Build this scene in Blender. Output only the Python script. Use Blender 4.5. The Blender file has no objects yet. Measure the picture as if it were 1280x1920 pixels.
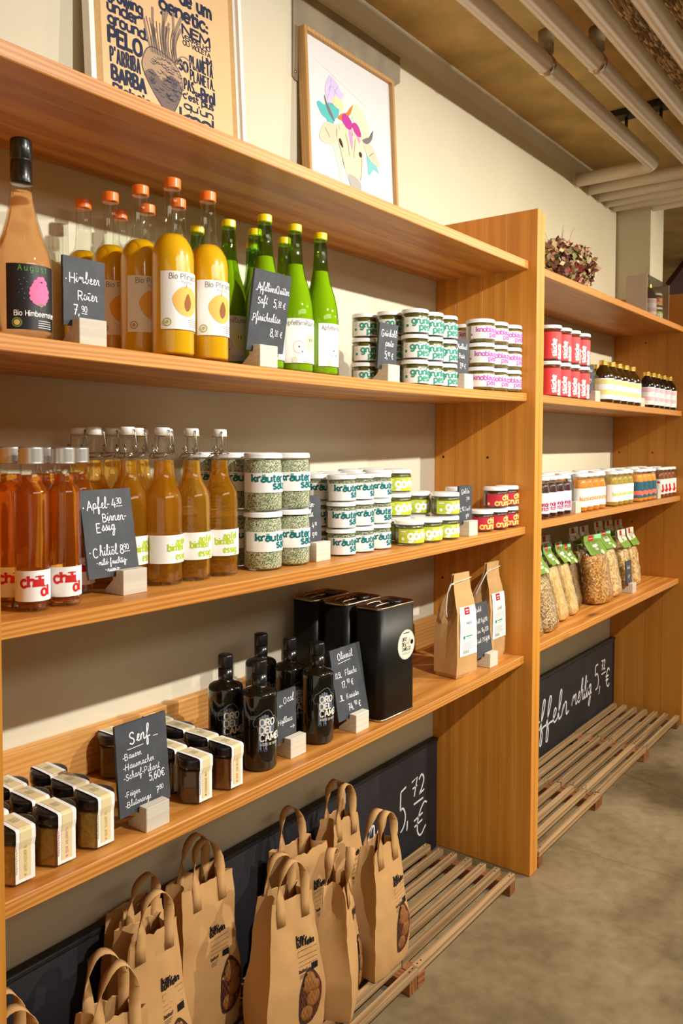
import bpy, bmesh, math, random
from mathutils import Vector, Matrix

# ---------------------------------------------------------------- camera
scn = bpy.context.scene
COL = scn.collection
cam_d = bpy.data.cameras.new('camera')
cam = bpy.data.objects.new('camera', cam_d)
COL.objects.link(cam)
F_PX, PITCH, YAW, ROLL, CY = 1524.9113, 0.0404, 0.9204, 0.0027, 890.3
cam_d.sensor_fit = 'VERTICAL'
cam_d.sensor_height = 36.0
cam_d.lens = F_PX / 1920.0 * 36.0
cam_d.shift_y = (CY - 960.0) / 1920.0
cam_d.clip_start = 0.05
cam_d.clip_end = 60
s_, c_ = math.sin(YAW), math.cos(YAW)
r0, f0, u0 = Vector((c_, -s_, 0)), Vector((s_, c_, 0)), Vector((0, 0, 1))
fw = f0 * math.cos(PITCH) - u0 * math.sin(PITCH)
up = u0 * math.cos(PITCH) + f0 * math.sin(PITCH)
rr = r0 * math.cos(ROLL) + up * math.sin(ROLL)
uu = up * math.cos(ROLL) - r0 * math.sin(ROLL)
M = Matrix((rr, uu, -fw)).transposed().to_4x4()
M.translation = Vector((-2.3219, -1.0286, 1.3476))
cam.matrix_world = M
cam_d.dof.use_dof = True
cam_d.dof.focus_distance = 1.75
cam_d.dof.aperture_fstop = 11.0
scn.camera = cam

# ---------------------------------------------------------------- world, lamps, exposure
world = bpy.data.worlds.new('world')
scn.world = world
world.use_nodes = True
bg = world.node_tree.nodes['Background']
bg.inputs['Color'].default_value = (1.0, 0.86, 0.62, 1)
bg.inputs['Strength'].default_value = 0.66

def spot(name, loc, target, power, size=75, blend=0.6, radius=0.02, color=(1.0, 0.84, 0.62)):
    l = bpy.data.lights.new(name, 'SPOT')
    l.energy = power; l.spot_size = math.radians(size); l.spot_blend = blend
    l.shadow_soft_size = radius; l.color = color
    o = bpy.data.objects.new(name, l); COL.objects.link(o)
    o.location = loc
    o.rotation_euler = (Vector(target) - Vector(loc)).to_track_quat('-Z', 'Y').to_euler()
    return o
LY, LZ = -1.744, 2.43
spot('track_spot', (-0.98, LY, LZ), (-0.95, 0.2, .75), 158, 114, 1.0, color=(1, .97, .91))
spot('track_spot', (0.45, LY, LZ), (-0.2, 0.2, .75), 150, 112, 1.0, color=(1, .96, .86))
spot('track_spot', (1.9, LY, LZ), (1.1, 0.2, .75), 180, 112, 1.0, color=(1, .88, .68))
def area(name, loc, sx, sy, power, color, rot=(0, 0, 0)):
    l = bpy.data.lights.new(name, 'AREA')
    l.shape = 'RECTANGLE'; l.size = sx; l.size_y = sy; l.energy = power; l.color = color
    o = bpy.data.objects.new(name, l); COL.objects.link(o)
    o.location = loc; o.rotation_euler = rot
    return o
# soft fill lamp added unseen over the aisle behind the camera, lifts shadows
area('aisle_fill', (-1.2, -2.9, 2.52), 3.0, 0.6, 22, (1.0, 0.9, 0.76), (math.radians(25), 0, 0))

scn.view_settings.view_transform = 'Standard'
scn.view_settings.look = 'None'
scn.view_settings.gamma = 1.0
scn.view_settings.use_curve_mapping = False
scn.view_settings.exposure = 0.32
try:
    cy = scn.cycles
    cy.max_bounces = 10; cy.diffuse_bounces = 4; cy.glossy_bounces = 4
    cy.transmission_bounces = 8; cy.transparent_max_bounces = 16
    cy.sample_clamp_indirect = 3.0; cy.sample_clamp_direct = 0
    cy.use_denoising = True
    cy.caustics_reflective = False; cy.caustics_refractive = True
    cy.blur_glossy = 0.5
except Exception:
    pass
rnd = random.Random(7)

# ---------------------------------------------------------------- mesh helpers
class MB:
    """collects verts / faces, builds one mesh"""
    def __init__(s): s.v = []; s.f = []; s.sm = []
    def add(s, v, f, smooth=False):
        n = len(s.v); s.v += [tuple(p) for p in v]
        s.f += [tuple(i + n for i in q) for q in f]; s.sm += [smooth] * len(f); return s
    def box(s, x0, x1, y0, y1, z0, z1):
        v = [(x0,y0,z0),(x1,y0,z0),(x1,y1,z0),(x0,y1,z0),(x0,y0,z1),(x1,y0,z1),(x1,y1,z1),(x0,y1,z1)]
        return s.add(v, [(3,2,1,0),(4,5,6,7),(0,1,5,4),(1,2,6,5),(2,3,7,6),(3,0,4,7)])
    def prism(s, poly, a, b, axis='z'):
        """extrude a 2-D polygon between a and b along an axis (x: poly is y,z; y: poly is x,z; z: poly is x,y)"""
        n = len(poly)
        def P(p, h): return {'x': (h, p[0], p[1]), 'y': (p[0], h, p[1]), 'z': (p[0], p[1], h)}[axis]
        v = [P(p, a) for p in poly] + [P(p, b) for p in poly]
        f = [tuple(range(n - 1, -1, -1)), tuple(range(n, 2 * n))] + [(i, (i + 1) % n, n + (i + 1) % n, n + i) for i in range(n)]
        return s.add(v, f)
    def lathe(s, prof, seg=24, cx=0, cy=0, smooth=True, ax=0):
        v = []; f = []; n = len(prof)
        for k in range(seg):
            a = 2 * math.pi * k / seg + ax
            for r, z in prof: v.append((cx + r * math.cos(a), cy + r * math.sin(a), z))
        for k in range(seg):
            k2 = (k + 1) % seg
            for i in range(n - 1):
                if prof[i][0] < 1e-6 and prof[i+1][0] < 1e-6: continue
                f.append((k * n + i, k2 * n + i, k2 * n + i + 1, k * n + i + 1))
        return s.add(v, f, smooth)
    def tube(s, pts, r, seg=8, closed=False, smooth=True):
        pts = [Vector(p) for p in pts]; n = len(pts); v = []; f = []
        prev = None
        for i, p in enumerate(pts):
            if closed: t = pts[(i + 1) % n] - pts[i - 1]
            else: t = pts[min(i + 1, n - 1)] - pts[max(i - 1, 0)]
            t.normalize()
            if prev is None:
                prev = t.orthogonal().normalized()
            a = (prev - t * prev.dot(t)).normalized(); prev = a
            b = t.cross(a)
            for k in range(seg):
                w = 2 * math.pi * k / seg
                v.append(p + (a * math.cos(w) + b * math.sin(w)) * r)
        m = n if closed else n - 1
        for i in range(m):
            j = (i + 1) % n
            for k in range(seg):
                k2 = (k + 1) % seg
                f.append((i * seg + k, i * seg + k2, j * seg + k2, j * seg + k))
        if not closed:
            f.append(tuple(range(seg - 1, -1, -1))); f.append(tuple((n - 1) * seg + k for k in range(seg)))
        return s.add(v, f, smooth)
    def grid(s, fn, nu, nv, smooth=True, closed_u=False):
        v = [fn(i / nu, j / nv) for j in range(nv + 1) for i in range(nu + (0 if closed_u else 1))]
        w = nu if closed_u else nu + 1
        f = [(j * w + i, j * w + (i + 1) % w, (j + 1) * w + (i + 1) % w, (j + 1) * w + i) for j in range(nv) for i in range(nu)]
        return s.add(v, f, smooth)
    def bevel(s, w, seg=1):
        s.bw = (w, seg); return s
    def mesh(s, name, mat=None):
        me = bpy.data.meshes.new(name)
        me.from_pydata(s.v, [], s.f)
        if hasattr(s, 'bw'):
            bm = bmesh.new(); bm.from_mesh(me)
            bmesh.ops.bevel(bm, geom=bm.edges[:], offset=s.bw[0], segments=s.bw[1], profile=0.5, affect='EDGES')
            bm.to_mesh(me); bm.free()
        else:
            me.polygons.foreach_set('use_smooth', s.sm)
        bm = bmesh.new(); bm.from_mesh(me)
        bmesh.ops.remove_doubles(bm, verts=bm.verts[:], dist=1e-6)
        if not any(e.is_boundary for e in bm.edges): bmesh.ops.recalc_face_normals(bm, faces=bm.faces[:])
        bm.to_mesh(me); bm.free()
        if mat: me.materials.append(mat)
        return me
    def build(s, name, mat, parent=None, loc=None):
        o = bpy.data.objects.new(name, s.mesh(name, mat)); COL.objects.link(o)
        if parent: o.parent = parent
        if loc: o.location = loc
        return o

def flat(v, f, name, mat, parent=None, cyc=None):
    """a flat / wrapped print mesh (no doubles removal, no normal recalculation)"""
    me = bpy.data.meshes.new(name); me.from_pydata(v, [], f); me.materials.append(mat)
    o = bpy.data.objects.new(name, me); COL.objects.link(o)
    if parent: o.parent = parent
    return o
def empty(name, loc=(0, 0, 0), rz=0):
    o = bpy.data.objects.new(name, None); COL.objects.link(o)
    o.location = loc; o.rotation_euler = (0, 0, rz); o.empty_display_size = 0.05
    return o
def tag(o, label, cat, group=None, kind=None):
    o['label'] = label; o['category'] = cat
    if group: o['group'] = group
    if kind: o['kind'] = kind
    return o
def struct(o, label=None):
    o['kind'] = 'structure'
    if label: o['label'] = label
    return o
def copy_tree(o, parent=None):
    c = o.copy(); COL.objects.link(c)
    if parent: c.parent = parent
    for ch in [x for x in o.children]:
        copy_tree(ch, c)
    return c
class Kind:
    """first place() uses the prototype itself, later ones copy it with its parts"""
    def __init__(s, build, cat, group=None): s.b = build; s.cat = cat; s.g = group; s.r = None
    def place(s, loc, label, rz=0.0, group=None):
        if s.r is None: s.r = s.b(); o = s.r
        else: o = copy_tree(s.r)
        o.location = loc; o.rotation_euler = (0, 0, rz)
        tag(o, label, s.cat, group or s.g)
        return o

# ---------------------------------------------------------------- materials
def srgb(r, g, b):
    f = lambda c: (c / 255 / 12.92) if c / 255 <= 0.04045 else ((c / 255 + 0.055) / 1.055) ** 2.4
    return (f(r), f(g), f(b), 1)
_M = {}
def mat(name, col, rough=0.5, metal=0.0, spec=0.5, coat=0.0, bump=0.0, bscale=200.0, var=0.0, vscale=8.0, trans=0.0, ior=1.45, sheen=0):
    if name in _M: return _M[name]
    m = bpy.data.materials.new(name); m.use_nodes = True
    nt = m.node_tree; p = nt.nodes['Principled BSDF']
    p.inputs['Base Color'].default_value = col
    p.inputs['Roughness'].default_value = rough; p.inputs['Metallic'].default_value = metal
    p.inputs['Specular IOR Level'].default_value = spec; p.inputs['Coat Weight'].default_value = coat
    p.inputs['Coat Roughness'].default_value = 0.05
    p.inputs['Transmission Weight'].default_value = trans; p.inputs['IOR'].default_value = ior
    tc = None
    if bump or var:
        tc = nt.nodes.new('ShaderNodeTexCoord')
    if bump:
        n = nt.nodes.new('ShaderNodeTexNoise'); n.inputs['Scale'].default_value = bscale; n.inputs['Detail'].default_value = 4
        b = nt.nodes.new('ShaderNodeBump'); b.inputs['Strength'].default_value = bump; b.inputs['Distance'].default_value = 0.002
        nt.links.new(tc.outputs['Object'], n.inputs['Vector']); nt.links.new(n.outputs['Fac'], b.inputs['Height'])
        nt.links.new(b.outputs['Normal'], p.inputs['Normal'])
    if var:
        n = nt.nodes.new('ShaderNodeTexNoise'); n.inputs['Scale'].default_value = vscale; n.inputs['Detail'].default_value = 5
        r = nt.nodes.new('ShaderNodeValToRGB')
        r.color_ramp.elements[0].position = 0.3; r.color_ramp.elements[1].position = 0.7
        r.color_ramp.elements[0].color = [c * (1 - var) for c in col[:3]] + [1]
        r.color_ramp.elements[1].color = [min(1, c * (1 + var * 0.6)) for c in col[:3]] + [1]
        nt.links.new(tc.outputs['Object'], n.inputs['Vector']); nt.links.new(n.outputs['Fac'], r.inputs['Fac'])
        nt.links.new(r.outputs['Color'], p.inputs['Base Color'])
    _M[name] = m
    return m

def wood(name, light, dark, axis='x', ring=26.0, rough=0.42, knots=1.0, rw=0.42, center=(0.0, -0.25, -0.12), per_obj=True, fib=0.35, spec=0.4):
    m = bpy.data.materials.new(name); m.use_nodes = True
    nt = m.node_tree; N = nt.nodes.new; L = nt.links.new
    p = nt.nodes['Principled BSDF']; p.inputs['Roughness'].default_value = rough; p.inputs['Specular IOR Level'].default_value = spec
    tc = N('ShaderNodeTexCoord'); src = tc.outputs['Object']
    rot = {'x': (0, 0, 0), 'y': (0, 0, math.pi / 2), 'z': (0, math.pi / 2, 0)}[axis]
    mp = N('ShaderNodeMapping'); mp.inputs['Rotation'].default_value = rot
    L(src, mp.inputs['Vector'])
    oi = N('ShaderNodeObjectInfo')
    ofs = N('ShaderNodeVectorMath'); ofs.operation = 'MULTIPLY_ADD'
    comb = N('ShaderNodeCombineXYZ')
    for i, k in enumerate((7.0, 0.35, 0.30)):
        mm = N('ShaderNodeMath'); mm.operation = 'MULTIPLY'; mm.inputs[1].default_value = k
        L(oi.outputs['Random'], mm.inputs[0]); L(mm.outputs[0], comb.inputs[i])
    add = N('ShaderNodeVectorMath'); add.operation = 'ADD'
    L(mp.outputs['Vector'], add.inputs[0]); L(comb.outputs['Vector'], add.inputs[1])
    vec = add.outputs['Vector'] if per_obj else mp.outputs['Vector']
    # stretched coordinates
    st = N('ShaderNodeMapping'); st.inputs['Scale'].default_value = (0.08, 1.0, 1.0); st.inputs['Location'].default_value = center
    L(vec, st.inputs['Vector'])
    w = N('ShaderNodeTexWave'); w.wave_type = 'RINGS'; w.rings_direction = 'X'; w.wave_profile = 'SIN'
    w.inputs['Scale'].default_value = ring; w.inputs['Distortion'].default_value = 3.4
    w.inputs['Detail'].default_value = 2.5; w.inputs['Detail Scale'].default_value = 1.4; w.inputs['Detail Roughness'].default_value = 0.5
    L(st.outputs['Vector'], w.inputs['Vector'])
    fm = N('ShaderNodeMapping'); fm.inputs['Scale'].default_value = (3.0, 160.0, 160.0); L(vec, fm.inputs['Vector'])
    fn = N('ShaderNodeTexNoise'); fn.inputs['Scale'].default_value = 1.0; fn.inputs['Detail'].default_value = 3
    L(fm.outputs['Vector'], fn.inputs['Vector'])
    bm_ = N('ShaderNodeMapping'); bm_.inputs['Scale'].default_value = (0.9, 6.0, 6.0); L(vec, bm_.inputs['Vector'])
    bn = N('ShaderNodeTexNoise'); bn.inputs['Scale'].default_value = 1.0; bn.inputs['Detail'].default_value = 2
    L(bm_.outputs['Vector'], bn.inputs['Vector'])
    def mth(op, a, b):
        q = N('ShaderNodeMath'); q.operation = op
        for i, x in enumerate((a, b)):
            if isinstance(x, (int, float)): q.inputs[i].default_value = x
            else: L(x, q.inputs[i])
        return q.outputs[0]
    mix = mth('ADD', mth('MULTIPLY', w.outputs['Fac'], rw), mth('ADD', mth('MULTIPLY', fn.outputs['Fac'], fib), mth('MULTIPLY', bn.outputs['Fac'], 0.45)))
    ramp = N('ShaderNodeValToRGB')
    e = ramp.color_ramp.elements
    e[0].position = 0.32; e[0].color = light; e[1].position = 1.0; e[1].color = dark
    L(mix, ramp.inputs['Fac'])
    col = ramp.outputs['Color']
    if knots:
        km = N('ShaderNodeMapping'); km.inputs['Scale'].default_value = (2.6, 8.0, 8.0); L(vec, km.inputs['Vector'])
        vo = N('ShaderNodeTexVoronoi'); vo.inputs['Scale'].default_value = 1.0; vo.inputs['Randomness'].default_value = 1.0
        L(km.outputs['Vector'], vo.inputs['Vector'])
        sep = N('ShaderNodeSeparateColor'); L(vo.outputs['Color'], sep.inputs['Color'])
        pick = mth('GREATER_THAN', sep.outputs[0], 1.0 - 0.5 * knots)
        kr = N('ShaderNodeValToRGB'); k = kr.color_ramp.elements
        k[0].position = 0.07; k[0].color = (1, 1, 1, 1); k[1].position = 0.2; k[1].color = (0, 0, 0, 1)
        k2 = k.new(0.12); k2.color = (0.45, 0.45, 0.45, 1)
        L(vo.outputs['Distance'], kr.inputs['Fac'])
        fac = mth('MULTIPLY', mth('MULTIPLY', kr.outputs['Color'], pick), 0.8)
        mx = N('ShaderNodeMix'); mx.data_type = 'RGBA'; mx.inputs['B'].default_value = [c * 0.16 for c in dark[:3]] + [1]
        L(fac, mx.inputs['Factor']); L(col, mx.inputs['A']); col = mx.outputs['Result']
    # per-object tone
    hs = N('ShaderNodeHueSaturation')
    L(mth('ADD', mth('MULTIPLY', oi.outputs['Random'], 0.22), 0.89), hs.inputs['Value'])
    L(col, hs.inputs['Color']); L(hs.outputs['Color'], p.inputs['Base Color'])
    b = N('ShaderNodeBump'); b.inputs['Strength'].default_value = 0.12; b.inputs['Distance'].default_value = 0.001
    L(fn.outputs['Fac'], b.inputs['Height']); L(b.outputs['Normal'], p.inputs['Normal'])
    return m

def clear_glass(name, tint=(1, 1, 1, 1), refl=1.0, rough=0.0, edge=(.5, .54, .48)):
    """thin-walled glass: fresnel mix of straight-through and mirror"""
    m = bpy.data.materials.new(name); m.use_nodes = True
    nt = m.node_tree; nt.nodes.remove(nt.nodes['Principled BSDF']); N = nt.nodes.new
    t = N('ShaderNodeBsdfTransparent')
    # light crosses more glass where the wall is seen edge-on (Beer's law)
    l2 = N('ShaderNodeLayerWeight'); l2.inputs['Blend'].default_value = 0.5
    p2 = N('ShaderNodeMath'); p2.operation = 'POWER'; p2.inputs[1].default_value = 4.0
    m2 = N('ShaderNodeMix'); m2.data_type = 'RGBA'; m2.inputs['A'].default_value = tint
    m2.inputs['B'].default_value = [tint[0] * edge[0], tint[1] * edge[1], tint[2] * edge[2], 1]
    nt.links.new(l2.outputs['Facing'], p2.inputs[0]); nt.links.new(p2.outputs[0], m2.inputs['Factor']); nt.links.new(m2.outputs['Result'], t.inputs['Color'])
    g = N('ShaderNodeBsdfGlossy'); g.inputs['Roughness'].default_value = rough; g.inputs['Color'].default_value = (1, 1, 1, 1)
    lw = N('ShaderNodeLayerWeight'); lw.inputs['Blend'].default_value = 0.5
    pw = N('ShaderNodeMath'); pw.operation = 'POWER'; pw.inputs[1].default_value = 5.0
    ma = N('ShaderNodeMath'); ma.operation = 'MULTIPLY_ADD'; ma.inputs[1].default_value = 0.85 * refl; ma.inputs[2].default_value = 0.05 * refl
    nt.links.new(lw.outputs['Facing'], pw.inputs[0]); nt.links.new(pw.outputs[0], ma.inputs[0])
    x = N('ShaderNodeMixShader')
    nt.links.new(ma.outputs[0], x.inputs[0]); nt.links.new(t.outputs[0], x.inputs[1]); nt.links.new(g.outputs[0], x.inputs[2])
    nt.links.new(x.outputs[0], nt.nodes['Material Output'].inputs['Surface'])
    return m

def liquid(name, col, ior=1.36, rough=0.0, cloud=0.0, cloudcol=None):
    m = bpy.data.materials.new(name); m.use_nodes = True
    nt = m.node_tree; p = nt.nodes['Principled BSDF']
    p.inputs['Base Color'].default_value = col; p.inputs['Roughness'].default_value = rough
    p.inputs['Transmission Weight'].default_value = 1.0; p.inputs['IOR'].default_value = ior
    if cloud:
        N = nt.nodes.new; d = N('ShaderNodeBsdfDiffuse'); t = N('ShaderNodeBsdfTranslucent'); a = N('ShaderNodeMixShader'); b = N('ShaderNodeMixShader')
        d.inputs['Color'].default_value = cloudcol or col; t.inputs['Color'].default_value = cloudcol or col
        a.inputs[0].default_value = 0.6; b.inputs[0].default_value = cloud; L = nt.links.new
        L(d.outputs[0], a.inputs[1]); L(t.outputs[0], a.inputs[2]); L(p.outputs[0], b.inputs[1]); L(a.outputs[0], b.inputs[2])
        L(b.outputs[0], nt.nodes['Material Output'].inputs['Surface'])
    return m

def speckle(name, cols, scale=300.0, rough=0.6, coat=0.0, stretch=(1, 1, 1), bump=0.3):
    m = bpy.data.materials.new(name); m.use_nodes = True
    nt = m.node_tree; p = nt.nodes['Principled BSDF']; p.inputs['Roughness'].default_value = rough; p.inputs['Coat Weight'].default_value = coat
    tc = nt.nodes.new('ShaderNodeTexCoord'); mp = nt.nodes.new('ShaderNodeMapping'); mp.inputs['Scale'].default_value = stretch
    v = nt.nodes.new('ShaderNodeTexVoronoi'); v.inputs['Scale'].default_value = scale
    s = nt.nodes.new('ShaderNodeSeparateColor'); r = nt.nodes.new('ShaderNodeValToRGB'); r.color_ramp.interpolation = 'CONSTANT'
    e = r.color_ramp.elements
    e[0].position = 0; e[0].color = cols[0]; e[1].position = 1 / len(cols); e[1].color = cols[1]
    for i in range(2, len(cols)):
        q = e.new(i / len(cols)); q.color = cols[i]
    L = nt.links.new
    L(tc.outputs['Object'], mp.inputs['Vector']); L(mp.outputs['Vector'], v.inputs['Vector']); L(v.outputs['Color'], s.inputs['Color']); L(s.outputs[0], r.inputs['Fac'])
    L(r.outputs['Color'], p.inputs['Base Color'])
    b = nt.nodes.new('ShaderNodeBump'); b.inputs['Strength'].default_value = bump; b.inputs['Distance'].default_value = 0.002
    L(v.outputs['Distance'], b.inputs['Height']); L(b.outputs['Normal'], p.inputs['Normal'])
    return m
# ---------------------------------------------------------------- lettering: a single-stroke alphabet drawn as ribbons
# strokes separated by '|', '~' = smooth curve through the points; baseline 0, x-height 5, cap 7, ascender 7.5
GL = {
'a':(3.2,'~.3,4.2 1.4,5 2.6,4.6 3,3.3 3,1.5 3,0|~3,2.8 1.5,3 .3,2.2 .2,.9 1.1,0 2.2,.3 3,1.4'),
'b':(3.3,'0,7.5 0,0|~0,3.6 .9,4.8 2.1,4.9 3.2,3.6 3.2,1.4 2.1,.1 .9,.2 0,1.4'),
'c':(3,'~3,4 2.1,4.95 1,4.7 .1,3.4 .1,1.6 1,.2 2.1,.05 3,1'),
'd':(3.3,'3.2,7.5 3.2,0|~3.2,3.6 2.3,4.8 1.1,4.9 0,3.6 0,1.4 1.1,.1 2.3,.2 3.2,1.4'),
'e':(3.1,'.2,2.6 3,2.6|~3,2.7 2.8,4.2 1.6,5 .5,4.3 .1,2.5 .5,.7 1.6,0 2.9,.9'),
'f':(2.3,'~2.6,7 1.9,7.5 1.1,6.8 1,5 1,2.5 1,0|0,4.8 2.3,4.8'),
'g':(3.3,'~3.2,5 3.2,2 3.2,-.8 2.4,-2.2 1.1,-2.3 .2,-1.5|~3.2,3.6 2.3,4.8 1.1,4.9 0,3.6 0,1.6 1.1,.3 2.3,.4 3.2,1.6'),
'h':(3.2,'0,7.5 0,0|~0,3.5 1,4.8 2.2,4.9 3,3.8 3,2 3,0'),
'i':(0.6,'.1,5 .1,0|.1,6.5 .1,7.3'),
'j':(1,'~.6,5 .6,1 .6,-1 -.2,-2.2|.6,6.5 .6,7.3'),
'k':(3.1,'0,7.5 0,0|3,5 .1,2.1|1.2,3.1 3.1,0'),
'l':(0.6,'.1,7.5 .1,0'),
'm':(5.2,'0,5 0,0|~0,3.5 .8,4.8 1.7,4.9 2.5,3.9 2.5,2 2.5,0|~2.5,3.5 3.3,4.8 4.2,4.9 5,3.9 5,2 5,0'),
'n':(3.2,'0,5 0,0|~0,3.5 1,4.8 2.2,4.9 3,3.8 3,2 3,0'),
'o':(3.3,'~1.6,5 .4,4.3 0,2.5 .4,.7 1.6,0 2.8,.7 3.2,2.5 2.8,4.3 1.6,5'),
'p':(3.3,'0,5 0,-2.3|~0,3.6 .9,4.8 2.1,4.9 3.2,3.6 3.2,1.4 2.1,.1 .9,.2 0,1.4'),
'q':(3.3,'3.2,5 3.2,-2.3|~3.2,3.6 2.3,4.8 1.1,4.9 0,3.6 0,1.4 1.1,.1 2.3,.2 3.2,1.4'),
'r':(1.9,'0,5 0,0|~0,3.2 .7,4.5 1.6,5 2.3,4.7'),
's':(2.8,'~2.6,4.2 1.7,5 .5,4.6 .3,3.4 1.4,2.6 2.5,1.8 2.5,.6 1.3,0 .1,.8'),
't':(2.2,'~.9,6.8 .9,4 .9,1.2 1.3,.1 2.3,.3|0,4.8 2.2,4.8'),
'u':(3.2,'~0,5 0,2.5 .1,1 1,.05 2.1,.3 3,1.6|3,5 3,0'),
'v':(3.2,'0,5 1.6,0|3.2,5 1.6,0'),
'w':(4.8,'0,5 1.2,0|1.2,0 2.4,4.6|2.4,4.6 3.6,0|3.6,0 4.8,5'),
'x':(3,'0,5 3,0|3,5 0,0'),
'y':(3.2,'0,5 1.6,0|~3.2,5 1.6,0 .8,-2 -.2,-2.2'),
'z':(2.8,'0,4.9 2.8,4.9|2.8,4.9 0,.1|0,.1 2.8,.1'),
'ß':(3.2,'~0,0 0,5 .4,7 1.6,7.4 2.5,6.3 1.5,4.6 2.8,3.2 3,1.2 1.9,0 1,.3'),
'A':(4.4,'0,0 2.2,7|2.2,7 4.4,0|.8,2.5 3.6,2.5'),
'B':(3.8,'0,7 0,0|~0,7 2,7 3.2,6.2 3,4.3 1.8,3.7 0,3.7|~0,3.7 2.2,3.7 3.7,2.8 3.6,.8 2.2,0 0,0'),
'C':(4,'~3.9,5.8 2.6,7 1.1,6.6 .1,4.8 .1,2.2 1.1,.4 2.6,0 3.9,1.2'),
'D':(4.1,'0,7 0,0|~0,7 2,7 3.6,5.8 4,3.5 3.6,1.2 2,0 0,0'),
'E':(3.4,'0,7 0,0|0,7 3.3,7|0,3.7 2.8,3.7|0,0 3.4,0'),
'F':(3.2,'0,7 0,0|0,7 3.3,7|0,3.6 2.6,3.6'),
'G':(4.2,'~3.9,5.8 2.6,7 1.1,6.6 .1,4.8 .1,2.2 1.1,.4 2.6,0 4,1|4,1 4,3.1|2.4,3.1 4.1,3.1'),
'H':(4,'0,7 0,0|4,7 4,0|0,3.6 4,3.6'),
'I':(.5,'.2,7 .2,0'),
'J':(2.4,'~2.2,7 2.2,3 2.1,1 1.1,0 .1,.8'),
'K':(3.8,'0,7 0,0|3.6,7 .1,2.8|1.3,4.2 3.8,0'),
'L':(3.2,'0,7 0,0|0,0 3.2,0'),
'M':(5,'0,0 .3,7|.3,7 2.5,1.5|2.5,1.5 4.7,7|4.7,7 5,0'),
'N':(4,'0,0 0,7|0,7 4,0|4,0 4,7'),
'O':(4.4,'~2.2,7 .6,6 .05,3.5 .6,1 2.2,0 3.8,1 4.35,3.5 3.8,6 2.2,7'),
'P':(3.6,'0,7 0,0|~0,7 2,7 3.4,6.2 3.4,4.2 2,3.3 0,3.3'),
'Q':(4.4,'~2.2,7 .6,6 .05,3.5 .6,1 2.2,0 3.8,1 4.35,3.5 3.8,6 2.2,7|2.8,1.8 4.3,-.5'),
'R':(3.8,'0,7 0,0|~0,7 2,7 3.3,6.2 3.3,4.3 2,3.5 0,3.5|1.7,3.5 3.8,0'),
'S':(3.5,'~3.3,5.9 2.2,7 .7,6.6 .3,5 1.5,3.8 3,2.8 3.3,1.2 2,0 .1,1'),
'T':(4,'2,7 2,0|0,7 4,7'),
'U':(4,'~0,7 0,4 .1,1.4 1.2,.1 2.8,.1 3.9,1.4 4,4 4,7'),
'V':(4,'0,7 2,0|4,7 2,0'),
'W':(5.6,'0,7 1.4,0|1.4,0 2.8,6|2.8,6 4.2,0|4.2,0 5.6,7'),
'X':(3.8,'0,7 3.8,0|3.8,7 0,0'),
'Y':(3.8,'0,7 1.9,3.4|3.8,7 1.9,3.4|1.9,3.4 1.9,0'),
'Z':(3.6,'0,7 3.6,7|3.6,7 0,0|0,0 3.6,0'),
'0':(3.2,'~1.6,7 .4,5.8 .05,3.5 .4,1.2 1.6,0 2.8,1.2 3.15,3.5 2.8,5.8 1.6,7'),
'1':(1.8,'.1,5.3 1.5,7|1.5,7 1.5,0'),
'2':(3,'~.2,5.4 .8,6.8 2.2,6.9 2.9,5.6 2.2,3.4 1,1.6 0,0|0,0 3.1,0'),
'3':(3,'~.2,6.1 1.4,7 2.7,6.2 2.5,4.3 1.2,3.7|~1.2,3.7 2.8,3.2 2.9,1 1.5,0 .1,.9'),
'4':(3.2,'1.6,7 0,2.2|0,2.2 3.2,2.2|2.4,4.2 2.4,0'),
'5':(3,'.5,7 2.9,7|.5,7 .3,4|~.3,4 1.6,4.5 2.8,3.6 2.9,1.4 1.6,0 .1,.8'),
'6':(3.1,'~2.6,6.8 1.2,5.8 .2,3.6 .2,1.4 1.4,0 2.8,.8 2.9,2.8 1.7,3.9 .3,2.8'),
'7':(3,'0,7 3,7|3,7 1,0|.8,3.5 2.7,3.5'),
'8':(3.1,'~1.6,3.7 .4,4.7 .5,6.4 1.6,7 2.7,6.4 2.8,4.7 1.6,3.7 .2,2.6 .2,.8 1.6,0 3,.8 3,2.6 1.6,3.7'),
'9':(3.1,'~2.9,4.2 1.6,3.1 .3,4 .3,6 1.6,7 2.8,6.2 2.9,4.2 2.6,1.6 1.2,0'),
'€':(3.8,'~3.8,6 2.6,7 1.2,5.8 .8,3.5 1.2,1.2 2.6,0 3.8,1|0,4.2 2.8,4.2|0,2.8 2.6,2.8'),
'.':(.5,'.1,0 .1,.6'), ',':(.7,'.4,.6 0,-1'), '-':(2,'.1,2.7 1.9,2.7'), '_':(3,'0,-.8 3,-.8'), "'":(.6,'.3,7.3 .2,5.8'),
'•':(1.2,'~.6,3.3 .2,3 .6,2.6 .9,3 .6,3.3|.3,3 .9,3'), ':':(.5,'.1,.2 .1,.8|.1,3.2 .1,3.8'), '/':(2.4,'0,-.5 2.4,7.2'),
'>':(4,'0,2.8 4,2.8|4,2.8 2.7,4|4,2.8 2.7,1.6'), '<':(4,'0,2.8 4,2.8|0,2.8 1.3,4|0,2.8 1.3,1.6'), ' ':(2,''),
}
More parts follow.
